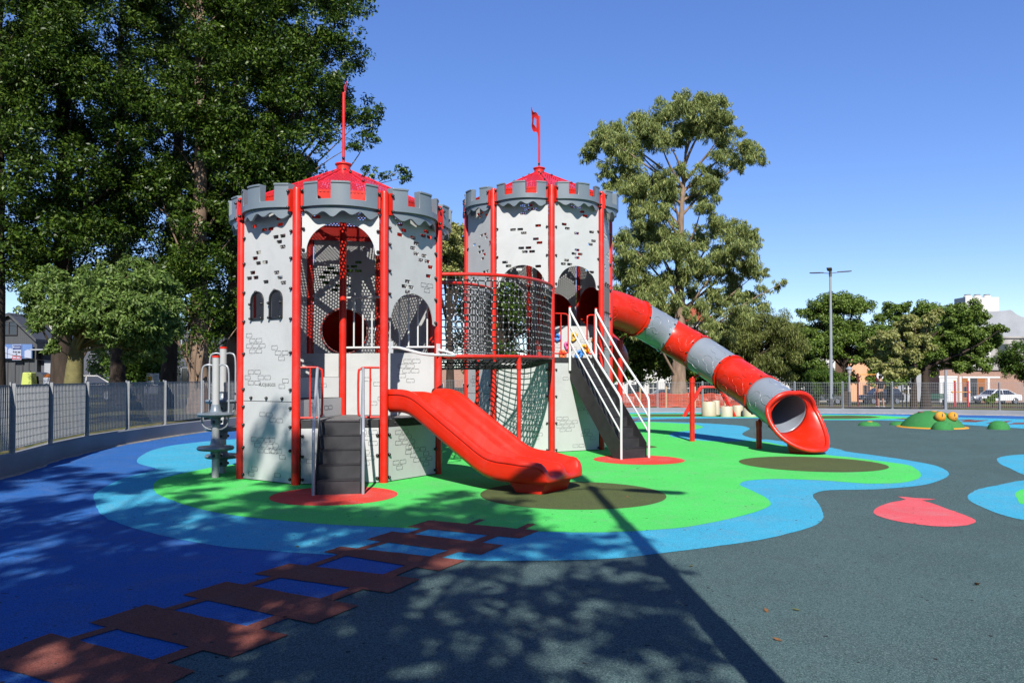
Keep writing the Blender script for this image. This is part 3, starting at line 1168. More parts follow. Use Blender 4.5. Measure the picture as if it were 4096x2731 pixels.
# right side face with three slit windows
slits = [rrect(x, 3.35, .12, .62, .02) for x in (-.27, 0, .27)]
add_panel(T2, 2, rect_outer(.02, 2.195), [], cluster(rr, -.2, 1.5, 8, .48, .2, 2.0) + cluster(rr, .2, .7, 9, .48, .2, 1.9), (.1, .8, 1.5, 2.1))
hs = brick_holes(rr, [(-.2, 4.7, 5), (.25, 4.35, 5), (-.1, 4.0, 3), (.25, 5.0, 3)])
pl = add_panel(T2, 2, rect_outer(2.205, TOP2), bh(hs) + slits, cluster(rr, -.25, 2.7, 7, .48, 2.3, 3.0) + cluster(rr, .25, 2.6, 8, .48, 2.3, 3.0), (2.3, 2.95, 3.6, 4.2, 4.9))
for x in (-.27, 0, .27):
    fr = plate(rrect(0, 0, .16, .68, .03), [rrect(0, 0, .10, .60, .02)], .03).build('window_frame', M['lampdark'], pl, smooth=20)
    fr.location = (x, -.018, 3.35)
    for bz in (-.32, .32):
        obj('bolt', bolt_me, pl, (x, -.045, 3.35 + bz))
for x in (-.3, .3):
    obj('bolt', bolt_me, pl, (x, -.024, 2.26))
# bridge-side oblique face
add_panel(T2, -1, rect_outer(.02, 1.215), [], cluster(rr, .2, .7, 4, .48, .1, 1.1), (.1, 1.1))
hs = brick_holes(rr, [(.1, 5.2, 4), (-.25, 4.55, 2), (.35, 4.62, 3), (0, 4.35, 4), (.3, 3.8, 4), (-.3, 3.8, 3), (-.15, 3.2, 3)])
pl = add_panel(T2, -1, rect_outer(1.225, TOP2), bh(hs), cluster(rr, -.2, 1.5, 4, .48, 1.3, 1.8), (1.4, 2.2, 3.0, 3.8, 4.5))
for k, spec, hc in ((3, [(-.3, 4.5, 3), (.25, 4.8, 4), (.3, 4.2, 2)], (3.27, .47)), (4, [(-.25, 4.7, 4), (.2, 4.4, 4)], (3.22, .45)), (6, [(.2, 4.6, 4), (-.2, 4.0, 4)], None)):
    add_panel(T2, k, rect_outer(.02, 1.215), [], [], (.1, 1.1))
    holes = bh(brick_holes(rr, spec))
    if hc:
        holes.append(circle(0, hc[0], hc[1], 40))
    add_panel(T2, k, rect_outer(1.225, TOP2), holes, [], (1.4, 2.3, 3.2, 4.0, 4.8))
add_panel(T2, 5, rect_outer(.02, 1.88), [], [], (.1, 1.7))
fascia(T2, 5, 2.0)
add_panel(T2, 5, arch_outer(3.47, TOP2, 3.50, .50, .46), bh(brick_holes(rr, [(-.2, 4.6, 5), (.25, 4.3, 4)])), [], (3.55, 4.15, 4.75))
sector_deck(T2, (-2, -1, 0, 1, 2, 5), 2.0)
sector_deck(T2, (3, 4), 2.74)
# climbing panel across the tower with coloured holds
cw = plate([(.30, 2.0), (RP - .07, 2.0), (RP - .07, 2.76), (.30, 2.76)], [], .02).build('climbing_panel', M['panel'], T2, smooth=0)
cw.rotation_euler = (0, 0, R(22.0))
cw.location = (0.02, -.05, 0)
for (x, z) in [(1.1, 2.5), (1.26, 2.5), (1.02, 2.42), (1.18, 2.42), (1.1, 2.34), (.72, 2.16), (.80, 2.24), (.42, 2.3), (.42, 2.22)]:
    obj('brick_outline', outline_me, cw, (x, 0, z))


def hold_mesh(name, col):
    m = mat(name + '_resin', col, .45, .5, bump=.1, bscale=120)
    mb = MB()
    pts = [(.075 * math.cos(a) * (1 + .25 * math.sin(2 * a + 1)), -.035, .06 * math.sin(a)) for a in [2 * math.pi * k / 14 for k in range(14)]]
    mb.tube(pts, .030, 10, closed=True)
    mb.ball((.03, -.03, -.05), .05, 10, 6, (1, .8, 1))
    mb.ball((-.05, -.03, .04), .048, 10, 6, (1.1, .8, 1))
    return mb.mesh('climbing_hold', m, smooth=70)


HOLD = {'yellow': hold_mesh('yellow', (.75, .42, .01)), 'blue': hold_mesh('blue', (.04, .25, .75)), 'pink': hold_mesh('pink', (.75, .12, .38)), 'orange': hold_mesh('orange', (.75, .14, .02))}
for (x, z, c, a, lab) in ((.39, 2.50, 'blue', .4, 'blue climbing hold at the left edge'), (.78, 2.51, 'yellow', 2.0, 'upper yellow climbing hold'), (.66, 2.30, 'pink', .9, 'pink climbing hold'),
                          (1.06, 2.24, 'yellow', 4.0, 'lower yellow climbing hold'), (.91, 2.10, 'blue', 5.2, 'blue climbing hold at the foot'), (.53, 2.10, 'orange', 1.2, 'orange climbing hold at the foot'), (1.32, 2.45, 'orange', 3.0, 'orange climbing hold behind the hand loop')):
    h = obj('climbing_hold', HOLD[c], cw, (x, -.01, z))
    h.rotation_euler = (0, a, 0)
    h['label'] = lab
loop_handle(T2, 1, -1, 2.08, 2.92, .32)
loop_handle(T2, 1, 1, 2.08, 2.92, .32)
o = obj('flag', flag_me, T2, (-.02, 0, 5.92 + ZO), R(141))
o.scale = (.72, .72, .80)

# ------------------------------------------------------------------ staircases
def make_stairs(name, label, foot, rz, nst, h, run, w, rails):
    root = thing(name, label, 'staircase', (foot[0], foot[1], 0), rz, 'staircases up to the castle towers')
    rise, tread = h / nst, run / (nst - 1)
    sm_ = MB()
    sm_.box(-w / 2 + .012, w / 2 - .012, 0, .006, 0, rise - .002)
    sm_.box(-w / 2 + .012, w / 2 - .012, -.012, tread, rise, rise + .006)
    sme = sm_.mesh('step', M['step'], smooth=0)
    for i in range(nst):
        o = obj('step', sme, root, (0, i * tread, i * rise + (.003 if i == 0 else 0)))
        md = o.modifiers.new('bevel', 'BEVEL')
        md.width = .003
    for sx in (-1, 1):
        mb = MB()
        if rails == 'low':
            prof = [(-.02, .0), (-.02, .30), (run, h + .10), (run, 0)]
        else:
            prof = [(-.02, .0), (-.02, .30), (run, h + .12), (run, h - .42), (.22, .0)]
        mtx = Matrix(((0, 1, 0, 0), (1, 0, 0, 0), (0, 0, 1, 0), (0, 0, 0, 1)))
        mb.prism(prof, sx * (w / 2) - .005, sx * (w / 2) + .005, mtx)
        mb.build('stringer', M['step'], root, smooth=0)
    x = w / 2 + .028
    for sx in (-1, 1):
        mb = MB()
        if rails == 'low':
            p = catmull([(sx * x, -.04, 0), (sx * x, -.04, .5), (sx * x, -.03, .80), (sx * x, .06, .95), (sx * x, run * .8, 1.60), (sx * x, run * .97, 1.72)], 5)
            mb.tube(p, .021, 12)
            mb.build('handrail', M['galvp'], root, smooth=50)
            MB().tube([(sx * x, run * .97, 1.715), (sx * x, run * .98, 1.732)], .022, 12).build('handrail_cap', M['red'], root, smooth=50)
            mb2 = MB().tube([(sx * (x - .03), run * .97, .75), (sx * x, run * .97, 1.70)], .016, 10)
            mb2.build('rail_post', M['galvp'], root, smooth=50)
        else:
            t0, t1 = run * .98, -.06
            mb.tube(catmull([(sx * x, t0, 3.00), (sx * x, run * .5, 2.06), (sx * x, .14, 1.36), (sx * x, .0, 1.22), (sx * x, t1, 1.08), (sx * x, t1, .55), (sx * x, t1, 0.0)], 5), .024, 12)
            mb.build('handrail', M['white'], root, smooth=50)
            for z0, z1 in ((2.66, .80), (2.33, .50)):
                MB().tube([(sx * x, t0, z0), (sx * x, t1, z1)], .017, 10).build('lower_rail', M['white'], root, smooth=50)
            MB().tube([(sx * x, t0, 1.72), (sx * x, t0, 3.06)], .027, 12).build('rail_post', M['white'], root, smooth=50)
            MB().tube([(sx * x, t0, 3.055), (sx * x, t0, 3.08)], .028, 12).build('post_cap', M['red'], root, smooth=50)
    return root


M['galvp'] = mat('grey_steel_paint', (.42, .45, .48), .35, .5, metal=.25, var=.08, vscale=6)
make_stairs('staircase', 'short dark five step staircase on the red circle below the nearer tower', (-2.345, 10.62), R(11), 5, .93, .93, .60, 'low')
make_stairs('staircase', 'long steep charcoal staircase with white handrails up to the taller tower', (2.36, 15.28), R(29.5), 10, 1.97, 1.74, .62, 'high')

# ------------------------------------------------------------------ open double slide
S = thing('slide', 'wide red plastic double slide with two lanes beside the short staircase', 'slide', (-1.57, 12.34, 0), R(-34))
key = [(0, 1.19), (.34, 1.19), (.46, 1.14), (1.70, .37), (1.88, .31), (2.1, .29), (2.62, .285)]


def kz(s_):
    for (a, za_), (b, zb_) in zip(key[:-1], key[1:]):
        if a <= s_ <= b:
            t = (s_ - a) / (b - a)
            return za_ + (zb_ - za_) * t
    return key[-1][1]


def smooth_kz(s_):
    return sum(kz(min(2.62, max(0, s_ + d))) for d in (-.12, -.06, 0, .06, .12)) / 5


HWs = .565
rows = []
for i in range(61):
    s_ = 2.62 * i / 60
    z = smooth_kz(s_)
    slope = (smooth_kz(s_ + .03) - smooth_kz(s_ - .03)) / .06
    rim = .215 - .05 * sm(2.15, 2.62, s_)
    hump = .175 - .04 * sm(2.2, 2.62, s_)
    dep = .13
    e = sm(2.30, 2.62, s_)
    wk = 1 - .10 * e ** 2
    top = rim
    half = [(.565, -dep + .05), (.578, -dep + .09), (.580, .05), (.564, .044), (.564, .028), (.580, .022), (.582, top * .5), (.564, top * .5 + .006), (.564, top * .5 + .024), (.582, top * .5 + .030), (.582, top - .05), (.572, top - .015), (.550, top), (.515, top), (.490, top - .02), (.470, top - .06), (.450, top * .45), (.415, top * .16), (.36, .012), (.28, .0), (.20, .004), (.14, .022), (.09, hump * .40), (.055, hump * .82), (.028, hump * .97)]
    sec = [(l, h) for l, h in half]
    mid = [(0, hump)]
    full = sec + mid + [(-l, h) for l, h in reversed(half)]
    under = [(-.52, -dep), (-.2, -dep - .01), (.2, -dep - .01), (.52, -dep)]
    c = 1 / math.sqrt(1 + slope * slope)
    row = []
    for (l, h) in full + under:
        nx = -slope * c * h if h > 0 else 0
        row.append((s_ + nx * .6, l * wk, z + h))
    rows.append(row)
# rounded nose
last = rows[-1]
for t in (.25, .5, .7, .85, .95, 1.0):
    zc = .20
    sn, cs = math.sin(t * math.pi / 2), math.cos(t * math.pi / 2) ** .7
    rows.append([(x + .15 * sn, y * (1 - .09 * (1 - cs)), zc + (zz - zc) * cs) for x, y, zz in last])
mb = MB()
mb.grid(rows, closed_v=True)
nv = len(rows[0])
mb.f.append(tuple(range(nv)))
mb.f.append(tuple((len(rows) - 1) * nv + k for k in range(nv - 1, -1, -1)))
mb.build('slide_chute', M['redplast'], S, smooth=50)
mb = MB()
mb.prism([(2.20, .0), (2.60, .0), (2.68, .18), (2.05, .18)], -.36, .36)
mb.build('slide_foot', M['redplast'], S, smooth=0, bevel=.015)

# ------------------------------------------------------------------ striped tube slide
TS = thing('tube_slide', 'red and grey striped tube slide curving down from the taller tower', 'tube slide', (4.2, 19, 0))
tp = [Vector(p) for p in ((1.85, 18.76, 3.29), (2.5, 19.16, 3.24), (3.15, 19.58, 3.04), (3.95, 19.95, 2.65), (4.62, 19.48, 2.18), (5.16, 18.60, 1.66), (5.58, 17.50, 1.18), (5.84, 16.62, .80))]
TR = .44
samples = catmull(tp, 10)
ringi = [20, 30, 40, 50, 60, 70]


def frame(i):
    t = (samples[min(i + 1, len(samples) - 1)] - samples[max(i - 1, 0)]).normalized()
    side = t.cross(Vector((0, 0, 1))).normalized()
    up = side.cross(t).normalized()
    return samples[i], t, side, up


def ring(i, r, n=36, off=0.0):
    c, t, s_, u_ = frame(i)
    return [c + t * off + (s_ * math.sin(2 * math.pi * k / n) - u_ * math.cos(2 * math.pi * k / n)) * r for k in range(n)]


secs = [(0, 20, 'redplast'), (20, 30, 'greyplast2'), (30, 40, 'redplast'), (40, 50, 'greyplast2'), (50, 60, 'redplast'), (60, 70, 'greyplast2')]
M['greyplast2'] = mat('slide_grey_plastic', (.27, .31, .36), .3, .5, var=.05, vscale=3, coat=.2)
er = random.Random(12)
for a, b, mname in secs:
    mb = MB()
    mb.grid([ring(i, TR) for i in range(a, b + 1)], closed_v=True)
    o = mb.build('tube_section', M[mname], TS, smooth=60, solid=.014, world=True)
    nloop = 9 if b - a == 10 else 12
    for q in range(nloop):
        th0 = 2 * math.pi * (q + er.uniform(-.2, .2)) / nloop * 2
        s0 = a + (b - a) * (.27 if q % 2 else .72)
        pts = []
        ph = er.uniform(0, 6)
        for k in range(28):
            an = 2 * math.pi * k / 28
            rad = 1 + .38 * math.cos(2 * an + ph) + .15 * math.sin(3 * an)
            th = th0 + .34 * rad * math.cos(an)
            si = s0 + (2.1 if b - a == 10 else 2.8) * .8 * rad * math.sin(an)
            si = min(b - .8, max(a + .8, si))
            i0 = int(si)
            c0, t0, sd0, u0 = frame(i0)
            c = c0.lerp(samples[min(i0 + 1, len(samples) - 1)], si - i0)
            pts.append(c + (sd0 * math.sin(th) - u0 * math.cos(th)) * (TR + .006))
        MB().tube(pts, .008, 6, closed=True).build('embossed_curve', M[mname], o, smooth=70, world=True)
bolt2 = bolt_me
for ri, nm in zip(ringi, ('redplast', 'redplast', 'redplast', 'redplast', 'redplast', 'greyplast2')):
    mb = MB()
    rows = [ring(ri, TR + .004, off=-.035), ring(ri, TR + .034, off=-.03), ring(ri, TR + .036, off=.03), ring(ri, TR + .004, off=.035)]
    mb.grid(rows, closed_v=True)
    fl = mb.build('tube_flange', M['redplast' if ri != 30 else 'greyplast2'], TS, smooth=30, world=True)
    c, t, sd_, u_ = frame(ri)
    for k in range(10):
        an = 2 * math.pi * (k + .5) / 10
        p = c + (sd_ * math.sin(an) - u_ * math.cos(an)) * (TR + .035) - WL[TS.name]
        obj('bolt', bolt_me, fl, p)
# flared mouth
c, t, sd_, u_ = frame(len(samples) - 1)
tf = Vector((t.x + .42, t.y, 0)).normalized()
n_ = 48
base, rimr = [], []
for k in range(n_):
    th = 2 * math.pi * k / n_
    d = sd_ * math.sin(th) - u_ * math.cos(th)
    base.append((d, th))
rows = []
for j in range(9):
    f = j / 8
    row = []
    for d, th in base:
        low = max(0.0, math.cos(th) + .30) / 1.30
        ext = .04 + .98 * low ** 1.15
        fl_ = .06 + .07 * low + .10 * abs(math.sin(th))
        dirn = (t * (1 - .45 * low * f) + tf * .45 * low * f).normalized()
        row.append(c + d * (TR + fl_ * f ** 2.2) + dirn * ext * f + Vector((0, 0, .05 * low * f ** 2)))
    rows.append(row)
mb = MB()
mb.grid(rows, closed_v=True)
mo = mb.build('tube_mouth', M['redplast'], TS, smooth=60, solid=.016, world=True)
MB().tube(rows[-1], .048, 12, closed=True).build('mouth_lip', M['redplast'], mo, smooth=70, world=True)
fc = c + tf * .26
mtx = Matrix.Translation((fc.x, fc.y, 0)) @ Matrix.Rotation(math.atan2(tf.y, tf.x), 4, 'Z')
mb = MB()
mb.prism([(-.10, 0), (.30, 0), (.38, .14), (-.16, .20)], -.22, .22, mtx)
mb.build('mouth_foot', M['redplast'], TS, smooth=0, bevel=.03, world=True)
for (bx, by, i) in ((4.43, 19.30, 42), (5.46, 17.36, 61)):
    zt = samples[i].z - TR - .06
    mb = MB()
    mb.tube([(bx, by, 0), (bx, by, zt - .06)], .062, 18)
    mb.tube([(bx, by, zt - .14), (bx, by, zt - .02)], .070, 18)
    mb.tube([(bx, by, zt - .02), (samples[i].x, samples[i].y, zt + .10)], .03, 10)
    mb.build('support_post', M['red'], TS, smooth=40, world=True)

# second tube behind the taller tower
T3 = thing('tube_slide', 'plain red tube bulging out behind the white handrails of the taller tower', 'tube slide', (2.2, 20.8, 0))
t3 = catmull([(1.06, 19.55, 3.22), (1.25, 20.2, 3.16), (1.75, 20.75, 2.85), (2.35, 20.9, 2.45), (2.72, 21.3, 2.05), (2.45, 21.9, 1.65), (1.8, 22.1, 1.25), (1.1, 22.2, .9), (.5, 22.4, .6)], 7)
MB().tube(t3, .44, 30, cap=False).build('tube_section', M['redplast'], T3, smooth=60, solid=.015, world=True)
mb = MB()
mb.tube([(2.76, 20.0, 0), (2.76, 20.0, 2.50)], .063, 18)
mb.tube([(2.76, 20.0, 2.36), (2.76, 20.0, 2.52)], .075, 18)
mb.tube([(2.76, 20.0, 2.5), (2.9, 20.05, 2.62)], .02, 8)
mb.build('support_post', M['red'], T3, smooth=40, world=True)

# ------------------------------------------------------------------ rope net bridge between the towers
NB = thing('net_bridge', 'curved black rope net bridge with red rails between the two castle towers', 'net bridge', (0, 14.5, 0))
outer = catmull([(-1.20, 12.90, 0), (-.62, 13.05, 0), (-.05, 13.45, 0), (.40, 14.15, 0), (.68, 15.0, 0), (.80, 15.8, 0), (.81, 16.46, 0)], 14)
inner = catmull([(-1.44, 14.10, 0), (-1.10, 14.25, 0), (-.80, 14.65, 0), (-.58, 15.2, 0), (-.46, 15.9, 0), (-.42, 16.75, 0)], 14)


def even(path, n):
    L = [0]
    for a, b in zip(path[:-1], path[1:]):
        L.append(L[-1] + (b - a).length)
    out, j = [], 0
    for i in range(n):
        t = L[-1] * i / (n - 1)
        while j < len(L) - 2 and L[j + 1] < t:
            j += 1
        out.append(path[j].lerp(path[j + 1], (t - L[j]) / max(1e-9, L[j + 1] - L[j])))
    return out


ropes, balls, chains = MB(), MB(), MB()
sides = []
for path, ncol in ((outer, 35), (inner, 24)):
    pts = even(path, ncol)
    zb_ = lambda f: 1.925 + .05 * f
    zt_ = lambda f: 3.28 + .14 * f
    top = [p + Vector((0, 0, zt_(i / (ncol - 1)))) for i, p in enumerate(pts)]
    bot = [p + Vector((0, 0, zb_(i / (ncol - 1)))) for i, p in enumerate(pts)]
    MB().tube(top, .030, 12).build('top_rail', M['red'], NB, smooth=50, world=True)
    MB().tube(bot, .030, 12).build('bottom_rail', M['red'], NB, smooth=50, world=True)
    nrow = 11
    P = []
    jr = random.Random(ncol)
    for i in range(1, ncol - 1):
        col = []
        tan = (pts[i + 1] - pts[i - 1]).normalized()
        nrm = Vector((-tan.y, tan.x, 0))
        for j in range(nrow):
            f = j / (nrow - 1)
            p = bot[i].lerp(top[i], .075 + .85 * f)
            p = p + nrm * (.03 * math.sin(math.pi * f) + jr.uniform(-.010, .010)) + tan * jr.uniform(-.014, .014) + Vector((0, 0, jr.uniform(-.010, .010)))
            col.append(p)
        P.append(col)
    for col in P:
        ropes.tube(col, .012, 5, cap=False)
    for j in range(nrow):
        ropes.tube([c_[j] for c_ in P], .012, 5, cap=False)
    for col in P:
        for p in col:
            balls.ball(p, .019, 7, 4)
    for i, col in enumerate(P):
        chains.tube([col[-1], top[i + 1]], .006, 5)
        chains.tube([col[0], bot[i + 1]], .006, 5)
    sides.append((bot, P))
no = ropes.build('side_net', M['rope'], NB, smooth=60, world=True, fix=False)
no['kind'] = 'stuff'
no = balls.build('net_knots', M['ball'], NB, smooth=60, world=True, fix=False)
no['kind'] = 'stuff'
no = chains.build('chain_links', M['chain'], NB, smooth=0, world=True, fix=False)
no['kind'] = 'stuff'
fl_ = MB()
A_ = even([b for b in sides[0][0]], 30)
B_ = even([b for b in sides[1][0]], 30)
g = []
for a, b in zip(A_, B_):
    g.append([a.lerp(b, f) - Vector((0, 0, .05 + .16 * math.sin(math.pi * f))) for f in [q / 9 for q in range(10)]])
for row in g:
    fl_.tube(row, .011, 5, cap=False)
for j in range(10):
    fl_.tube([row[j] for row in g], .011, 5, cap=False)
no = fl_.build('floor_net', M['rope'], NB, smooth=60, world=True, fix=False)
no['kind'] = 'stuff'
for p in (Vector((.12, 13.66, 0)), Vector((-.66, 14.95, 0))):
    mb = MB()
    mb.tube([p, p + Vector((0, 0, 1.93))], .036, 14)
    mb.tube([p + Vector((0, 0, 1.72)), p + Vector((0, 0, 1.90))], .045, 14)
    mb.build('support_post', M['red'], NB, smooth=40, world=True)

# ------------------------------------------------------------------ disc climbing poles beside the near tower
def climb_pole(label, px, py, H, discs, hz):
    t_ = thing('disc_climber', label, 'climbing pole', (px, py, 0), 0, 'disc climbing poles')
    MB().tube([(0, 0, 0), (0, 0, H)], .056, 18).build('pole', M['polegrey'], t_, smooth=50)
    MB().tube([(0, 0, H - .005), (0, 0, H + .028)], .060, 18).build('pole_cap', M['red'], t_, smooth=50)
    for z in discs:
        m_ = MB().lathe([(.058, z - .17), (.072, z - .165), (.078, z - .06), (.10, z - .045), (.20, z - .04), (.265, z - .03), (.285, z), (.265, z + .028), (.20, z + .026), (.10, z + .035), (.08, z + .06), (.068, z + .15), (.058, z + .155)], 28)
        d_ = m_.build('step_disc', M['greyplast'], t_, smooth=50)
        for k in range(3):
            a = k * 2.1 + .5
            obj('bolt', bolt_me, d_, (.08 * math.cos(a), .08 * math.sin(a), z - .12))
    for sx in (-1, 1):
        p = catmull([(sx * .05, 0, hz + .42), (sx * .13, -.02, hz + .43), (sx * .205, -.03, hz + .36), (sx * .215, -.03, hz), (sx * .205, -.03, hz - .46), (sx * .13, -.02, hz - .57), (sx * .05, 0, hz - .585)], 4)
        MB().tube(p, .014, 10).build('hand_loop', M['galvp'], t_, smooth=60)


climb_pole('front grey climbing pole with two round step discs beside the castle', -4.68, 12.40, 1.90, (.47, 1.0), 1.35)
climb_pole('rear taller grey climbing pole with three step discs behind the front one', -4.78, 12.98, 2.06, (.285, .735, 1.19), 1.55)

# ------------------------------------------------------------------ frog mound and other play pieces
fc_ = at(3728, 1708)
FR = thing('frog_mound', 'green rubber frog mound with two orange bulging eyes on the dark rubber ground', 'frog mound', (fc_.x, fc_.y, 0), R(-28))
prof = [(.001, .52), (.2, .505), (.4, .455), (.58, .37), (.74, .24), (.86, .10), (.90, .03), (.92, .0)]
MB().lathe(list(reversed(prof)), 40).build('body', M['frog'], FR, smooth=70)
MB().lathe([(1.02, .0), (1.0, .022), (.9, .03), (.86, .02)], 48).build('base_ring', M['orange_rub'], FR, smooth=60)
for (ex, ey, r_) in ((.22, -.66, .160), (.56, -.42, .150)):
    e = MB().ball((ex, ey, .36), r_, 20, 12, (1, 1, 1)).build('eye', M['orange_rub'], FR, smooth=80)
    pts = [Vector((ex + .45 * r_ * 0, ey, .36)) + Vector((math.sin(.35) * math.cos(a) * 0 + .34, -.86 * math.cos(a * .9), .86 * math.sin(a * .9) * .9 + .1)).normalized() * (r_ + .002) for a in (-.1, .15, .4, .65, .9)]
    MB().tube(pts, [.004, .014, .018, .014, .004], 8).build('pupil', M['black'], e, smooth=70)
for (x, y, r_, h_) in ((-1.80, -.05, .34, .14), (-.95, .75, .30, .12), (.28, -1.05, .30, .25), (1.78, -.15, .30, .26)):
    MB().lathe([(r_, 0), (r_ * .93, h_ * .4), (r_ * .72, h_ * .75), (r_ * .4, h_ * .96), (.001, h_)], 28).build('foot', M['frog'], FR, smooth=70).location = (x, y, 0)
for (x, y, z, m_) in ((.05, -.20, .508, 'orange_rub'), (-.30, -.15, .478, 'brown_rub'), (-1.78, -.12, .138, 'orange_rub')):
    MB().lathe([(.09, -.012), (.085, .008), (.001, .010)], 18).build('spot', M[m_], FR, smooth=50).location = (x, y, z)

stump_labels = ['tallest beige stepping cylinder beside the red arch bars', 'beige stepping cylinder half hidden behind the tallest one', 'short beige stepping cylinder right of the tallest one',
                'middle beige stepping cylinder with a curved shadow on it', 'beige stepping cylinder beside the grey tube end', 'small beige stepping cylinder peeping between two others']
for (u, v, half, h_, lab) in ((2843, 1665, 29, .58, stump_labels[0]), (2868, 1660, 14, .60, stump_labels[1]), (2913, 1668, 24, .42, stump_labels[2]), (2957, 1665, 20, .43, stump_labels[3]), (3007, 1668, 26, .42, stump_labels[4]), (2980, 1661, 18, .42, stump_labels[5])):
    c = at(u, v)
    r_ = half * c.y / F
    s_ = thing('stepping_cylinder', lab, 'stepping stump', (c.x, c.y + r_, 0), 0, 'beige stepping cylinders')
    MB().lathe([(r_, .0), (r_, h_ - .02), (r_ - .015, h_), (r_ - .04, h_), (r_ - .05, h_ - .03), (r_ - .05, h_ - .10), (.001, h_ - .10)], 28).build('shell', M['beige'], s_, smooth=40)
b0 = at(2739, 1667)
ar = thing('arch_climber', 'pair of bent red tubes standing like an arch by the beige cylinders', 'climbing bars', (b0.x, b0.y, 0))
for dy in (0, .28):
    p = catmull([(0, dy, 0), (.35, dy, .62), (.64, dy, 1.10), (.76, dy, 1.17), (1.0, dy, 1.17), (1.3, dy, 1.15), (1.45, dy, 1.05), (1.75, dy, .5), (2.0, dy, 0)], 6)
    MB().tube(p, .05, 12).build('bent_tube', M['red'], ar, smooth=60)
for x, z in ((.35, .62), (.90, 1.17), (1.6, .78)):
    MB().tube([(x, 0, z), (x, .28, z)], .03, 10).build('rung', M['red'], ar, smooth=60)

# ------------------------------------------------------------------ lamps
def tall_lamp(label, x, y, rz, H):
    l = thing('street_lamp', label, 'street lamp', (x, y, tz(x, y) if y > 34 else 0), rz, 'tall grey playground lamps')
    MB().tube([(0, 0, 0), (0, 0, H * .38), (0, 0, H * .381), (0, 0, H * .72), (0, 0, H * .721), (0, 0, H - .3)], [.105, .100, .088, .084, .072, .066], 18).build('pole', M['lamp'], l, smooth=40)
    MB().tube([(0, 0, H - .32), (0, 0, H)], .085, 16).build('pole_head', M['lampdark'], l, smooth=40)
    MB().tube([(0, 0, 0), (0, 0, .5)], .125, 18).build('base_sleeve', M['lampdark'], l, smooth=40)
    for a in (0, 115, 235):
        mt = Matrix.Rotation(R(a), 4, 'Z')
        m1 = MB().tube([mt @ Vector((.05, 0, H - .12)), mt @ Vector((.55, 0, H - .04))], .022, 8)
        arm = m1.build('arm', M['lampdark'], l, smooth=40)
        m2 = MB()
        prof = [(.50, -.075), (.62, -.135), (1.28, -.15), (1.38, -.10), (1.38, .10), (1.28, .15), (.62, .135), (.50, .075)]
        z0 = H - .055
        vs = [mt @ Vector((px, py, z0 + (px - .5) * .08)) for px, py in prof] + [mt @ Vector((px, py, z0 + .055 + (px - .5) * .08)) for px, py in prof]
        k = len(prof)
        m2.add(vs, [tuple(range(k - 1, -1, -1)), tuple(range(k, 2 * k))] + [(i, (i + 1) % k, k + (i + 1) % k, k + i) for i in range(k)])
        m2.build('lamp_head', M['lampdark'], arm, smooth=0)
    return l


LH = 8.3
tall_lamp('tall grey three armed lamp post behind the far grating fence', *(lambda p: (p.x, p.y))(atd(3325, 1600, 48)), R(10), LH)
tall_lamp('tall grey three armed lamp post casting its shadow across the rubber', 1.40, 1.45, R(100 - 4), LH)

# ------------------------------------------------------------------ foliage
LEAF = {
    'dark': leaf_mat('dark_leaves', [(.015, .038, .005), (.034, .076, .009), (.072, .135, .014), (.15, .22, .03)], .38, .22, .5),
    'mid': leaf_mat('mid_leaves', [(.065, .12, .020), (.13, .215, .034), (.19, .29, .05), (.27, .36, .08)], .45, .28),
    'silk': leaf_mat('fresh_leaves', [(.075, .14, .028), (.14, .235, .048), (.205, .315, .07), (.29, .385, .12)], .42, .28),
    'euc': leaf_mat('grey_green_leaves', [(.19, .255, .085), (.31, .39, .13), (.42, .50, .17), (.54, .55, .20)], .45, .40),
    'olive': leaf_mat('wispy_leaves', [(.11, .145, .04), (.18, .23, .06), (.25, .29, .08), (.32, .33, .11)], .5, .28),
    'pale': leaf_mat('pale_green_leaves', [(.16, .18, .045), (.29, .32, .085), (.42, .43, .14), (.54, .52, .21)], .45, .25),
    'bright': leaf_mat('bright_leaves', [(.035, .085, .014), (.075, .15, .022), (.12, .215, .03), (.18, .27, .05)], .42, .32),
}


def unit(n, g):
    v = g.normal(size=(n, 3))
    return v / np.linalg.norm(v, axis=1)[:, None]


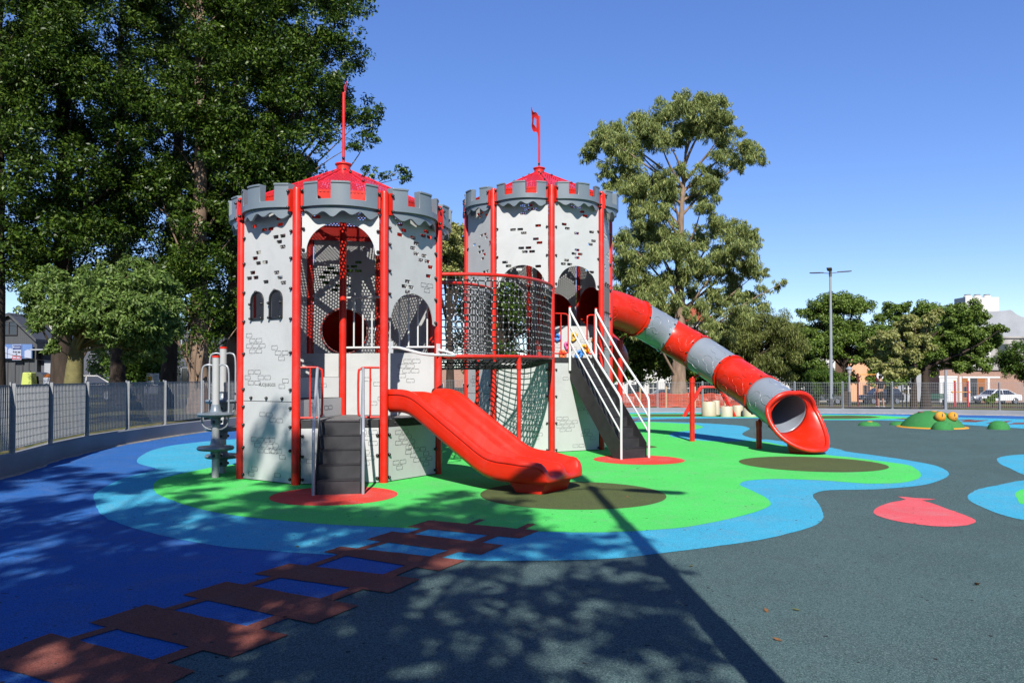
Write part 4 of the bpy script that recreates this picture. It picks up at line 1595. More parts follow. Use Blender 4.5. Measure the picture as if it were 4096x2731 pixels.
def leaf_mesh(name, clumps, total, size, aspect, material, seed, droop=0.0, sub=10, subr=.42, squash=.8, lo=.45, up=.35):
    """many small leaf faces gathered in sub-clumps; clumps = [(x, y, z, radius)]"""
    g = np.random.default_rng(seed)
    C = np.array(clumps, float)
    S, SR = [], []
    for c in C:
        m = sub
        d = unit(m, g)
        d[:, 2] *= squash
        rad = c[3] * (lo + (1 - lo) * g.random(m)) * .86
        S.append(c[:3] + d * rad[:, None])
        SR.append(np.full(m, c[3] * subr) * g.uniform(.7, 1.25, m))
    S, SR = np.vstack(S), np.concatenate(SR)
    w = SR ** 2
    idx = g.choice(len(S), total, p=w / w.sum())
    d = unit(total, g)
    rad = SR[idx] * g.random(total) ** .45
    d2 = d.copy()
    d2[:, 2] *= .75
    pos = S[idx] + d2 * rad[:, None]
    nrm = d * .7 + unit(total, g) * .8
    nrm[:, 2] += up
    nrm /= np.linalg.norm(nrm, axis=1)[:, None]
    tan = unit(total, g) + d * .5
    tan[:, 2] -= droop
    tan -= nrm * (tan * nrm).sum(1)[:, None]
    tan /= np.linalg.norm(tan, axis=1)[:, None] + 1e-9
    bit = np.cross(nrm, tan)
    L = size * g.uniform(.65, 1.35, total)[:, None]
    Wd = L * aspect
    a = pos - tan * L * .5
    b = pos + bit * Wd * .5 - tan * L * .05 + nrm * L * .06
    c = pos + tan * L * .5
    e = pos - bit * Wd * .5 - tan * L * .05 + nrm * L * .06
    V = np.stack([a, b, c, e], 1).reshape(-1, 3)
    me = bpy.data.meshes.new(name)
    me.vertices.add(total * 4)
    me.vertices.foreach_set('co', V.ravel().astype(np.float32))
    me.loops.add(total * 4)
    me.loops.foreach_set('vertex_index', np.arange(total * 4, dtype=np.int32))
    me.polygons.add(total)
    me.polygons.foreach_set('loop_start', np.arange(total, dtype=np.int32) * 4)
    me.polygons.foreach_set('loop_total', np.full(total, 4, dtype=np.int32))
    me.update(calc_edges=True)
    me.materials.append(material)
    return me


def tree(name, label, base, trunk, limbs, clumps, total, leaf, size, aspect=.45, bark='bark_dark', seed=1, group=None, trunk_parts=None, **kw):
    """trunk: [(x, y, z, r)] relative to base, limbs: [[...]], clumps relative to base"""
    t_ = thing(name, label, 'tree', base, 0, group)
    mb = MB()
    for br in [trunk] + limbs:
        pts = [Vector(p[:3]) for p in br]
        mb.tube(pts, [p[3] for p in br], 12 if br is trunk else 7)
    mb.build('trunk', M[bark], t_, smooth=60, fix=False)
    me = leaf_mesh('crown', clumps, total, size, aspect, LEAF[leaf], seed, **kw)
    obj('crown', me, t_)
    return t_


def limb(trunk, f, tip, r0, seed, bend=.15):
    """a tapered limb from fraction f of the trunk to the tip"""
    g = random.Random(seed)
    i = f * (len(trunk) - 1)
    k = min(int(i), len(trunk) - 2)
    a = Vector(trunk[k][:3]).lerp(Vector(trunk[k + 1][:3]), i - k)
    b = Vector(tip)
    out = []
    L = (b - a).length
    off = Vector((g.uniform(-1, 1), g.uniform(-1, 1), g.uniform(-.2, 1))) * L * bend
    for q in range(6):
        t = q / 5
        p = a.lerp(b, t) + off * math.sin(math.pi * t)
        out.append((p.x, p.y, p.z, r0 * (1 - .85 * t)))
    return out


def wavy_trunk(H, r0, r1, seed, lean=(0, 0), flare=1.35, n=12, wob=.12):
    g = random.Random(seed)
    out = [(0, 0, -.4, r0 * flare * 1.05), (0, 0, .15, r0 * flare), (0, 0, .7, r0 * 1.08)]
    for i in range(1, n + 1):
        t = i / n
        out.append((lean[0] * t + g.uniform(-wob, wob) * t, lean[1] * t + g.uniform(-wob, wob) * t, .7 + (H - .7) * t, r0 + (r1 - r0) * t))
    return out


# ---- the tall dark trees at the left
def tall_tree(label, x, y, H, Rm, seed, n, extra=(), zlo=4.5, r0=.36, lean=(0, 0), total=70000, bark='bark_pale', leaf='dark', size=.155):
    g = random.Random(seed)
    tr = wavy_trunk(H, r0, .08, seed, lean)
    cl, lm = [], []
    for i in range(n):
        f = (i + g.random()) / n
        z = zlo + (H - zlo) * f ** .95
        prof = (.55 + .45 * math.sin(min(1, f * 1.6) * math.pi / 2)) * (1 if f < .75 else 1 - .65 * (f - .75) / .25)
        rad = Rm * prof * (.12 + .88 * g.random() ** .7)
        a = g.uniform(0, 2 * math.pi)
        lx, ly = lean[0] * z / H, lean[1] * z / H
        cx, cy = lx + rad * math.cos(a), ly + rad * math.sin(a)
        r_ = g.uniform(.8, 1.35)
        cl.append((cx, cy, z, r_))
        if i % 4 == 0:
            lm.append(limb(tr, min(.97, max(.05, (z - 1.2) / H)), (cx, cy, z - .2), .055, seed * 100 + i))
    for i in range(int(n * .17)):
        z = zlo + 1 + (H - zlo - 3) * (i + g.random()) / (n * .17)
        cl.append((lean[0] * z / H + g.uniform(-.9, .9), lean[1] * z / H - g.uniform(.5, 1.6), z, g.uniform(.6, 1.0)))
    for p, r_ in extra:
        q = p - Vector((x, y, 0))
        cl.append((q.x, q.y, q.z, r_))
        lm.append(limb(tr, min(.95, max(.1, (q.z - 1.5) / H)), (q.x, q.y, q.z), .06, seed + int(q.z * 10)))
    return tree('tall_tree', label, (x, y, tz(x, y)), tr, lm, cl, total, leaf, size, .42, bark, seed, 'tall dark trees behind the fence', sub=16, subr=.36, squash=.8, lo=.4)


def P_(u, v, d):
    return atd(u, v, d)


tall_tree('tall dark evergreen with pale trunk behind the bottle trunk tree', *P_(245, 1600, 29).xy, 22, 3.1, 11, 110, total=115000, bark='bark_dark', extra=[(P_(300, 900, 28), 1.0), (P_(420, 420, 28), 1.1), (P_(480, 560, 28.5), 1.0), (P_(150, 860, 28), .9), (P_(330, 640, 27.5), 1.0)])
tall_tree('tall dark evergreen with reddish pale trunk just left of the climbing poles', *P_(795, 1640, 31).xy, 23, 3.3, 12, 115, total=120000, zlo=3.2,
          extra=[(P_(760, 1260, 30), .55), (P_(850, 1290, 30), .55), (P_(800, 1360, 30), .5), (P_(860, 1370, 30), .45), (P_(640, 780, 30), 1.0), (P_(560, 800, 30), .9)])
tall_tree('dark leaning trunk evergreen between the bottle trunk tree and the pale trunk', *P_(672, 1640, 37).xy, 24, 3.2, 13, 90, total=70000, zlo=6, bark='bark_dark', lean=(.8, 0))
tall_tree('dark evergreen with its trunk at the left picture edge', *P_(-28, 1640, 27).xy, 22, 2.9, 14, 90, total=60000, bark='bark_dark')
tall_tree('widest dark evergreen rising behind the nearer castle tower', *P_(1085, 1640, 32).xy, 23, 3.3, 15, 100, total=125000, zlo=6.2,
          extra=[(P_(u, v, d), r_) for u, v, d, r_ in ((1370, 60, 31, 1.0), (1390, 190, 31, .9), (1365, 320, 31, .85), (1340, 120, 30.5, 1.1), (1330, 450, 31, .8), (1300, 540, 31, .8), (1395, 470, 31, .6), (1450, 490, 31, .75), (1500, 470, 31, .6), (1470, 560, 31, .6), (1420, 590, 31, .5),
                                                      (1090, 700, 31, .75), (1200, 690, 31, .8), (1150, 740, 31, .7), (1480, 700, 31, .40), (1540, 715, 31, .32), (1600, 700, 31, .42), (1620, 725, 31, .35), (1230, 260, 30, 1.1), (1180, 420, 30, 1.1), (1100, 560, 30, 1.1), (1250, 130, 30, 1.0), (1280, 330, 30, .9))])
tall_tree('dark evergreen filling the gap behind the other tall trees', *P_(470, 1640, 40).xy, 24, 3.0, 16, 50, total=24000, bark='bark_dark', zlo=7, size=.19)
tall_tree('evergreen farther back with pale trunk left of the nearer castle', *P_(930, 1640, 43).xy, 25, 3.8, 17, 90, total=50000, zlo=3.5, size=.20)
tall_tree('slim dark evergreen behind the left edge tree', *P_(-190, 1640, 38).xy, 24, 3.2, 18, 80, bark='bark_dark', total=42000, zlo=7, size=.18)

# ---- bottle trunk tree
bx = P_(287, 1600, 23.5)
tr = [(0, 0, -.4, .36), (0, 0, 0, .30), (.02, 0, .5, .29), (.05, 0, 1.2, .265), (.10, 0, 2.0, .22), (.20, 0, 2.6, .16), (.38, 0, 3.1, .12)]
cl, lm = [], []
for (u, v, r_, dd) in ((150, 1130, .55, 0), (190, 1180, .6, -.6), (260, 1130, .6, .5), (330, 1150, .62, -.8), (380, 1210, .6, -1), (450, 1110, .6, .3), (520, 1080, .58, 0), (560, 1140, .62, -.8), (630, 1120, .55, 0), (650, 1190, .55, -.6), (590, 1210, .6, -1.1), (500, 1180, .65, -1), (440, 1240, .55, -1.2), (520, 1270, .52, -1.2), (600, 1280, .5, -.9), (680, 1150, .4, .2), (130, 1220, .45, 0), (160, 1270, .42, -.3), (230, 1240, .5, -.8), (300, 1240, .5, -1), (420, 1160, .6, -.6), (200, 1090, .4, .4), (660, 1240, .42, -.4), (560, 1310, .5, -.6), (640, 1320, .45, -.4), (480, 1300, .5, -.9), (600, 1360, .42, -.3), (350, 1270, .45, -1.0), (280, 1190, .55, -1.1), (540, 1350, .4, .4), (690, 1290, .35, .2), (450, 1330, .4, -.8), (400, 1290, .42, -1.1), (620, 1400, .32, .2), (520, 1410, .32, .3), (120, 1160, .35, .3), (700, 1210, .35, .3), (340, 1090, .4, .2), (420, 1060, .35, .4), (600, 1070, .35, .3), (250, 1290, .35, -.9)):
    p = atd(u, v + 38, 23.5 + dd) - bx
    z = p.z + bx.z
    cl.append((p.x, p.y, z, r_))
    lm.append(limb(tr, random.Random(u).uniform(.7, 1), (p.x, p.y, z), .05, u, .1))
for (u, v, r_) in ((195, 1420, .22), (225, 1415, .16), (215, 1385, .16)):
    p = atd(u, v, 23) - bx
    cl.append((p.x, p.y, p.z + bx.z, r_))
lm.append(limb(tr, .6, cl[-2][:3], .03, 5))
tree('bottle_trunk_tree', 'light green spreading tree with swollen greenish bottle trunk by the left fence', (bx.x, bx.y, .15), tr, lm, cl, 44000, 'silk', .135, .38, 'bark_green', 31, None, sub=16, subr=.40, squash=.95, droop=.7)

# ---- eucalyptus
eb_ = P_(2712, 1600, 50)
zt_ = tz(eb_.x, eb_.y)
tr = [(0, 0, -.5, 1.0), (0, 0, 0, .85), (.03, 0, .7, .62), (.05, 0, 1.6, .48), (.05, 0, 3, .40)]
for (u, v) in ((2722, 1300), (2722, 1200), (2715, 1080), (2722, 940), (2728, 820), (2735, 720), (2742, 620), (2748, 540)):
    p = atd(u, v, 50) - eb_
    tr.append((p.x, 0, p.z + eb_.z - zt_, .36 * (1 - (1400 - v) / 1000)))
cl, lm = [], []
eu = [(2350, 620, .7), (2380, 590, .8), (2420, 540, .9), (2450, 610, 1.0), (2490, 560, 1.0), (2470, 510, .7), (2560, 500, 1.1), (2600, 560, 1.1), (2540, 590, .9), (2640, 470, 1.1), (2700, 440, 1.1), (2760, 430, 1.1), (2820, 420, 1.0), (2850, 410, .8), (2880, 460, .9), (2910, 490, .8), (2900, 560, .9), (2840, 520, 1.1), (2780, 520, 1.0), (2720, 530, 1.0), (2660, 560, .9), (2880, 630, .8), (2940, 640, .7), (2980, 600, .8), (3010, 620, .7), (3045, 640, .5), (2960, 660, .5), (2420, 690, .7), (2450, 740, .6), (2490, 680, .7),
      (2500, 760, .8), (2560, 720, 1.1), (2620, 740, 1.2), (2680, 780, 1.0), (2600, 830, 1.1), (2540, 850, .9), (2650, 860, 1.0), (2560, 780, 1.1), (2800, 720, .9), (2850, 760, .8), (2870, 700, .7), (2780, 780, .8), (2840, 830, .6), (2720, 680, .7),
      (2500, 960, 1.0), (2560, 950, 1.1), (2620, 930, 1.0), (2690, 970, 1.2), (2750, 1000, 1.1), (2640, 1020, 1.2), (2560, 1040, 1.2), (2490, 1060, 1.0), (2800, 950, .8), (2870, 900, .9), (2920, 920, 1.0), (2970, 940, .9), (3010, 980, .8), (2950, 1010, 1.1), (2880, 1020, 1.1), (3000, 1060, .8), (3020, 1100, .6), (2830, 1060, 1.0), (2750, 1090, 1.1), (2670, 1110, 1.0), (2590, 1130, 1.1), (2510, 1140, .9), (2930, 1110, .9), (2470, 1180, .8),
      (2560, 1220, .8), (2630, 1200, .9), (2850, 1170, .9), (2930, 1190, 1.0), (3000, 1190, .8), (2880, 1240, .8), (2960, 1250, .9), (3040, 1230, .7), (2800, 1230, .7), (2740, 1250, .6), (3060, 1160, .4), (3110, 1150, .4), (3135, 1130, .3), (2640, 1260, .7)]
er = random.Random(5)
eu += [(2600, 1290, .9), (2680, 1330, .8), (2760, 1320, .8), (2840, 1310, .9), (2560, 1330, .8), (2900, 1320, .9), (2700, 1220, .8), (2770, 1180, .8)]
eu += [(u + er.uniform(-48, 48), v + er.uniform(-40, 55), r_ * er.uniform(.5, .8)) for u, v, r_ in eu if v < 1300 and 2400 < u < 3030]
for i, (u, v, r_) in enumerate(eu):
    p = atd(u, v, 50 + er.uniform(-2.2, 1.5)) - eb_
    z = p.z + eb_.z - zt_
    cl.append((p.x, p.y, z, r_ * 1.15))
    if i % 4 == 0:
        lm.append(limb(tr, min(.97, max(.25, (z - 1.5 - abs(p.x) * .25) / 18 * .9 + .08)), (p.x, p.y, z), .10, i, .08))
tree('eucalyptus_tree', 'tall airy grey green eucalyptus with pale trunk behind the tube slide', (eb_.x, eb_.y, zt_), tr, lm, cl, 150000, 'euc', .30, .19, 'bark_pale', 41, None, sub=26, subr=.30, squash=1.0, droop=1.6, up=.0, lo=.0)


# ---- rounded trees of the far side
def round_tree(name, label, u, vb, d, crown, total, leaf, size, seed, bark='bark_dark', r0=.2, aspect=.5, group=None, droop=.2, dd=1.0, **kw):
    kw = {'sub': 16, 'subr': .34, 'lo': .2, **kw}
    b = P_(u, vb, d)
    z0 = tz(b.x, b.y)
    g = random.Random(seed)
    cl, lm = [], []
    pts = []
    for (cu, cv, r_) in crown:
        p = P_(cu, cv, d + g.uniform(-dd, dd * .6))
        pts.append((p.x - b.x, p.y - b.y, p.z - z0, r_ * 1.22))
    top = max(p[2] for p in pts)
    low = min(p[2] for p in pts)
    tr = wavy_trunk(max(1.2, low + (top - low) * .45), r0, r0 * .45, seed, n=6, wob=.08)
    for i, p in enumerate(pts):
        cl.append(p)
        lm.append(limb(tr, g.uniform(.55, 1), p[:3], r0 * .38, seed * 50 + i, .1))
    return tree(name, label, (b.x, b.y, z0), tr, lm, cl, total, leaf, size, aspect, bark, seed, group, droop=droop, **kw)


def blobs(u0, u1, v0, v1, n, r0, r1, seed, power=2.2):
    g = random.Random(seed)
    out = []
    cu, cv, a, b = (u0 + u1) / 2, (v0 + v1) / 2, (u1 - u0) / 2, (v1 - v0) / 2
    while len(out) < n:
        x, y = g.uniform(-1, 1), g.uniform(-1, 1)
        if abs(x) ** power + abs(y) ** power < 1:
            out.append((cu + a * x * .88, cv + b * y * .88, g.uniform(r0, r1)))
    return out


round_tree('spreading_tree', 'broad dark green tree behind the fence with a pale leaf cluster low down', 3703, 1640, 37.5,
           blobs(3560, 4000, 1215, 1480, 34, .42, .68, 3) + [(3420, 1440, .3), (3560, 1235, .45), (3620, 1225, .42), (3600, 1270, .5), (3650, 1290, .55), (3880, 1240, .6), (3920, 1270, .5), (3970, 1330, .42), (4010, 1310, .25), (3900, 1420, .5), (3850, 1470, .45), (3930, 1460, .4), (3800, 1260, .6)],
           80000, 'mid', .13, 51, 'bark_dark', .19, sub=18, subr=.32)
round_tree('spreading_tree', 'pale yellow green low tree in front of the broad dark green one', 3655, 1640, 35.8,
           [(3500, 1370, .42), (3540, 1350, .45), (3520, 1420, .4), (3570, 1400, .45), (3600, 1330, .42), (3640, 1280, .42), (3620, 1310, .45), (3660, 1360, .5), (3690, 1320, .4), (3710, 1390, .42), (3650, 1420, .45), (3590, 1460, .4), (3540, 1480, .38), (3500, 1450, .35), (3640, 1480, .36), (3720, 1280, .35), (3745, 1260, .3), (3560, 1500, .28)],
           44000, 'pale', .12, 52, 'bark_dark', .13, sub=12, subr=.40, dd=.7)
round_tree('feathery_tree', 'dark green feathery tree behind the tall lamp post', 3380, 1600, 72, blobs(3190, 3545, 1190, 1470, 40, .9, 1.6, 7) + [(3260, 1215, .9), (3330, 1200, 1.1), (3390, 1195, 1.1), (3450, 1215, .9), (3520, 1270, .9), (3220, 1250, .8), (3300, 1500, 1.0), (3400, 1510, .9), (3250, 1460, 1.1)],
           62000, 'mid', .28, 53, r0=.3, aspect=.35, droop=.5, sub=12, subr=.38, squash=.5)
round_tree('weeping_tree', 'wispy olive green weeping tree left of the tall lamp post', 2990, 1610, 60, blobs(2800, 3225, 1255, 1480, 44, .7, 1.2, 8) + [(2850, 1290, .8), (2950, 1260, .9), (3050, 1265, .9), (3120, 1300, .8), (3170, 1350, .8), (2820, 1400, .8), (3190, 1430, .8), (2900, 1490, .9), (3050, 1500, .9), (3140, 1500, .8)],
           72000, 'olive', .26, 54, r0=.28, aspect=.16, droop=2.2, sub=12, subr=.45, dd=1.8)
round_tree('leafy_tree', 'green tree cut off by the right picture edge before the grey house', 4130, 1640, 42, blobs(4010, 4250, 1375, 1530, 22, .45, .75, 9) + [(4030, 1480, .45), (4020, 1420, .4), (4050, 1400, .5), (4090, 1390, .5)], 20000, 'bright', .14, 55, r0=.16, droop=.9, aspect=.3)
round_tree('leafy_tree', 'bright green willow like shrub tree at the foot of the tall lamp post', 3270, 1618, 52, blobs(3205, 3360, 1490, 1600, 18, .5, .8, 10), 16000, 'bright', .18, 56, r0=.1, droop=1.6, aspect=.2)
round_tree('leafy_tree', 'mid green tree seen through the rope net bridge', 2000, 1640, 44, blobs(1790, 2330, 930, 1480, 46, .8, 1.35, 11), 36000, 'bright', .22, 57, r0=.26, sub=12, subr=.42)
round_tree('leafy_tree', 'yellowish green tree top between the two castle towers', 1800, 1640, 38, blobs(1700, 1880, 890, 1160, 16, .5, .8, 12) + [(1790, 960, .7), (1820, 1000, .7), (1780, 1080, .7)], 20000, 'pale', .16, 58, r0=.2)
round_tree('leafy_tree', 'dark green tree behind the first section of the tube slide', 2560, 1640, 56, blobs(2360, 2760, 1180, 1530, 40, .9, 1.4, 13), 28000, 'mid', .28, 59, r0=.3, sub=12, subr=.42)
round_tree('leafy_tree', 'dark green tree behind the nearer castle tower', 1450, 1640, 46, blobs(1250, 1700, 960, 1500, 40, .9, 1.4, 14), 26000, 'mid', .27, 60, r0=.3)
for i, (u0, u1, d, lab, lf) in enumerate(((300, 720, 52, 'shaded low tree seen under the bottle trunk tree', 'mid'), (620, 1000, 58, 'shaded tree behind the pale trunk and the climbing poles', 'mid'), (480, 640, 46, 'young tree with thin trunk between the two big left trunks', 'bright'),
                                        (1150, 1500, 60, 'background tree behind the nearer castle tower legs', 'dark'), (2280, 2560, 74, 'far dark tree low behind the taller castle tower', 'dark'), (1800, 2250, 70, 'far dark tree low behind the rope net bridge', 'dark'))):
    v0 = (1290, 1200, 1400, 1250, 1250, 1280)[i]
    round_tree('leafy_tree', lab, (u0 + u1) / 2, 1620, d, blobs(u0, u1, v0, 1530 - (i == 2) * 10, 26, .7, 1.25, 20 + i), 13000, lf, .2, 70 + i, r0=.2)
round_tree('leafy_tree', 'dark green tree filling the gap left of the tall lamp post', 3230, 1610, 78, blobs(3090, 3330, 1270, 1540, 30, 1.0, 1.6, 31), 40000, 'mid', .28, 81, r0=.25)
round_tree('leafy_tree', 'green tree between the feathery tree and the broad dark green tree', 3560, 1610, 70, blobs(3470, 3680, 1290, 1520, 26, .9, 1.4, 32), 36000, 'mid', .26, 82, r0=.25)
round_tree('leafy_tree', 'low bushy tree under the tube slide beside the weeping tree', 2850, 1610, 66, blobs(2720, 2960, 1400, 1580, 26, .8, 1.2, 33), 32000, 'mid', .24, 83, r0=.2)
for (u, d, w_, lab) in ((3020, 50, 1.1, 'small dark round shrub beside the orange net'), (3970, 38.5, .45, 'small thin shrub tied to the right fence post')):
    b = P_(u, 1620, d)
    z0 = tz(b.x, b.y)
    s_ = thing('shrub', lab, 'shrub', (b.x, b.y, z0))
    obj('foliage', leaf_mesh('foliage', [(0, 0, .45, w_ * .5), (.2, .1, .6, w_ * .4), (-.2, 0, .4, w_ * .45)], 2500, .10, .45, LEAF['mid'], int(u)), s_)
    MB().tube([(0, 0, -.1), (0, 0, .5)], .03, 6).build('stem', M['bark_dark'], s_)

# ---- trees behind the photographer that throw the dappled shade over the foreground
for i, (x, y, H, clz, cr, n_, lab) in enumerate(((-4.8, -5.2, 14, (5.2, 14.3), 4.3, 88, 'big broad tree behind the viewer shading the blue rubber'), (-2.9, -3.9, 10, (4.7, 10.0), 2.2, 46, 'low bushy tree behind the viewer shading the brown planks'), (-.55, -5.0, 12, (4.9, 12.0), 2.4, 52, 'smaller broad tree behind the viewer shading the path'), (-9.8, -5.0, 15, (5.2, 15.2), 3.8, 84, 'broad tree behind the viewer shading the left wall'))):
    g = random.Random(90 + i)
    tr = wavy_trunk(H * .8, .3, .1, 90 + i)
    cl, lm = [], []
    for k in range(n_):
        z = g.uniform(*clz)
        f = (z - clz[0]) / (clz[1] - clz[0])
        rad = cr * math.sqrt(max(.3, 1 - (2 * f - .9) ** 2 * .55)) * math.sqrt(g.random())
        a = g.uniform(0, 6.283)
        cl.append((rad * math.cos(a), min(rad * math.sin(a), 3.4), z, g.uniform(.5, .85)))
        if k % 2 == 0:
            lm.append(limb(tr, min(.97, (z - 1) / H), cl[-1][:3], .06, k + 500 * i))
    tree('shade_tree', lab, (x, y, 0), tr, lm, cl, int(n_ * (265, 260, 225, 260)[i]), 'mid', .17, .6, 'bark_dark', 90 + i, None, sub=9, subr=.38)

# ------------------------------------------------------------------ far side: houses, cars, park furniture
def on(u, d, v=1620):
    p = P_(u, v, d)
    return Vector((p.x, p.y, tz(p.x, p.y)))


M['wall_white'] = mat('white_render', (.72, .71, .68), .9, .2, var=.08, vscale=.6, bump=.05, bscale=10, detail=7)
M['wall_grey'] = mat('grey_render', (.40, .42, .45), .9, .2, var=.12, vscale=.5, bump=.05, bscale=10, detail=8)
M['wall_stain'] = mat('stained_render', (.42, .40, .37), .9, .2, var=.30, vscale=.7, bump=.05, bscale=10, stretch=(1, 1, .2), detail=8)
M['wall_peach'] = mat('peach_render', (.75, .42, .24), .9, .2, var=.10, vscale=.8)
M['wall_brick'] = mat('brick_cladding', (.40, .25, .19), .9, .2, var=.2, vscale=6, bump=.1, bscale=30)
M['wall_dark'] = mat('dark_metal_cladding', (.075, .08, .085), .6, .4, var=.2, vscale=1.2, stretch=(6, 6, .4))
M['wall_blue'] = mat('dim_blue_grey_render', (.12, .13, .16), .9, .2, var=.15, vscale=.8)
M['tile_roof'] = mat('red_roof_tiles', (.45, .10, .055), .8, .3, var=.25, vscale=3, bump=.2, bscale=8)
M['wood'] = mat('varnished_wood', (.36, .13, .035), .5, .4, var=.2, vscale=5, stretch=(8, 8, 1))
M['shutter'] = mat('dark_shutter', (.06, .06, .065), .6, .3)
M['carblue'] = mat('dark_blue_car_paint', (.010, .013, .025), .4, .4, coat=.15)
M['carblack'] = mat('black_car_paint', (.010, .010, .012), .25, .6, coat=.6)
M['carwhite'] = mat('white_car_paint', (.78, .79, .80), .28, .5, coat=.5)
M['cargrey'] = mat('grey_car_paint', (.10, .11, .12), .3, .6, coat=.5)
M['tyre'] = mat('tyre_rubber', (.015, .015, .015), .85, .2)
M['rim'] = mat('alloy_rim', (.5, .5, .52), .3, .5, metal=.8)
M['headlight'] = mat('headlight_glass', (.6, .62, .65), .1, .8)
M['taillight'] = mat('red_light_glass', (.45, .01, .01), .15, .7)
M['orange_net'] = mat('orange_barrier_net', (.80, .10, .03), .7, .3)
M['post_wood'] = mat('pale_timber', (.55, .40, .24), .8, .2, var=.15, vscale=4, stretch=(8, 8, 1))
M['bench'] = mat('green_bench_paint', (.01, .085, .045), .4, .5)
M['exred'] = mat('red_exercise_paint', (.62, .02, .02), .4, .5)
M['exdark'] = mat('dark_red_paint', (.13, .012, .012), .5, .4)
M['exyel'] = mat('yellow_exercise_paint', (.78, .36, .01), .4, .5)
M['sign_white'] = mat('white_sign_sheet', (.75, .77, .78), .4, .4)
M['sign_blue'] = mat('blue_sign_print', (.12, .22, .48), .5, .4, var=.1, vscale=1.5)
M['sign_navy'] = mat('navy_sign_print', (.03, .055, .20), .5, .4)
M['sign_pale'] = mat('pale_sign_print', (.45, .50, .62), .5, .4)
M['sign_red'] = mat('red_sign_print', (.42, .05, .05), .5, .4)
M['lime'] = mat('lime_green_plastic', (.52, .60, .13), .5, .4, var=.05, vscale=3)
M['bin'] = mat('dark_grey_plastic', (.07, .075, .08), .5, .4)
M['orange'] = mat('orange_plastic', (.8, .22, .02), .5, .4)
M['cable'] = mat('cable_black', (.02, .02, .02), .7, .2)


def window(parent, x, y, z, w, h, frame='wall_white', glass='glass', grid=(2, 1), depth=.10):
    """a recessed window seen on a wall that faces the viewer (its outside is -y), local to its house"""
    fr = plate(rrect(0, h / 2, w, h, .01), [rrect(-w / 2 + (i + .5) * w / grid[0], (j + .5) * h / grid[1], w / grid[0] - .10, h / grid[1] - .10, .01) for i in range(grid[0]) for j in range(grid[1])], depth)
    o = fr.build('window', M[frame], parent, smooth=0)
    o.location = (x, y - depth / 2 - .003, z)
    p = MB().box(-w / 2 + .03, w / 2 - .03, .01, .03, .03, h - .03).build('pane', M[glass], o, smooth=0)
    return o


def house(label, u0, u1, d, vtop, depth, wall, name='house', rz=0.0):
    a, b = on(u0, d), on(u1, d)
    zt = P_((u0 + u1) / 2, vtop, d).z
    z0 = min(a.z, b.z) - .3
    h = thing(name, label, 'house', (a.x, a.y, z0), rz)
    w = b.x - a.x
    MB().box(0, w, 0, depth, 0, zt - z0).build('wall', M[wall], h, smooth=0)
    return h, w, zt - z0


# right: white block with three humps on its roof
h, w, H = house('plain white block with humps on top rising behind the broad tree', 3866, 4001, 118, 1188, 3, 'wall_white', 'white_building')
for i in range(3):
    x = w * (.20 + .29 * i)
    MB().lathe([(.55, 0), (.55, .25), (.42, .38), (.001, .42)], 20).build('water_tank', M['wall_white'], h, smooth=40).location = (x, 1.2, H)
    MB().lathe([(.45, 0), (.45, .07), (.001, .08)], 20).build('tank_lid', M['shutter'], h, smooth=40).location = (x, 1.2, H + .42)
# grey house with stepped gable, stained upper floor and brick ground floor
a = on(3760, 100)
b = on(4260, 100)
z0 = min(a.z, b.z) - .2
GH = thing('house', 'old two storey house with grey gable, stained upper floor and brick clad ground floor', 'house', (a.x, a.y, z0))
ux = lambda u: P_(u, 1600, 100).x - a.x
vz = lambda v, d=100: P_(2048, v, d).z - z0
MB().box(ux(3760), ux(4260), 0, 10, 0, vz(1478)).build('ground_floor_wall', M['wall_brick'], GH, smooth=0)
MB().box(ux(3890), ux(4260), .1, 9.8, vz(1478), vz(1350)).build('upper_floor_wall', M['wall_stain'], GH, smooth=0)
gp = [(ux(3900), vz(1350)), (ux(4260), vz(1350)), (ux(4260), vz(1300)), (ux(4096), vz(1265)), (ux(4075), vz(1254)), (ux(4062), vz(1243)), (ux(4052), vz(1238)), (ux(4030), vz(1241)), (ux(3990), vz(1244)), (ux(3900), vz(1248))]
MB().prism(gp, .35, 9.0).build('gable_wall', M['wall_grey'], GH, smooth=0)
for v0, v1, y in ((1480, 1472, -.25), (1376, 1368, -.05), (1352, 1345, -.1)):
    MB().box(ux(3880), ux(4260), y, .34, vz(v0), vz(v1)).build('cornice', M['wall_stain'], GH, smooth=0)
window(GH, ux(3921), .1, vz(1445), .85, 2.5, 'wood', grid=(1, 2))
window(GH, ux(4015), .1, vz(1450), 1.2, 2.5, 'shutter', grid=(1, 1))
MB().box(ux(3936), ux(3965), .02, .095, vz(1470), vz(1385)).build('pilaster', M['wall_white'], GH, smooth=0)
MB().box(ux(3850), ux(4000), -.06, -.003, vz(1512), vz(1505)).build('lintel', M['wall_white'], GH, smooth=0)
for u in (3842, 3876, 3955):
    MB().box(ux(u) - .14, ux(u) + .14, -.05, -.003, 0, vz(1505)).build('door_jamb', M['wall_white'], GH, smooth=0)
for u, w_ in ((3862, .8), (3895, .9), (3925, 1.0)):
    dd = MB().box(-w_ / 2, w_ / 2, -.02, -.003, 0, vz(1512)).build('door', M['wood' if u != 3895 else 'shutter'], GH, smooth=0)
    dd.location = (ux(u), 0, 0)
    MB().box(-w_ * .3, w_ * .3, -.03, -.022, .9, 2.2).build('pane', M['glass'], dd, smooth=0)
gd = MB().box(ux(3758), ux(3828), -.06, -.003, .1, vz(1512)).build('garage_door', M['wall_white'], GH, smooth=0)
for k in range(10):
    MB().box(ux(3760), ux(3826), -.066, -.062, .3 + k * .3, .33 + k * .3).build('groove', M['wall_grey'], gd, smooth=0)
MB().box(ux(3756), ux(3830), -.07, -.003, vz(1511), vz(1503)).build('lintel', M['wall_white'], GH, smooth=0)
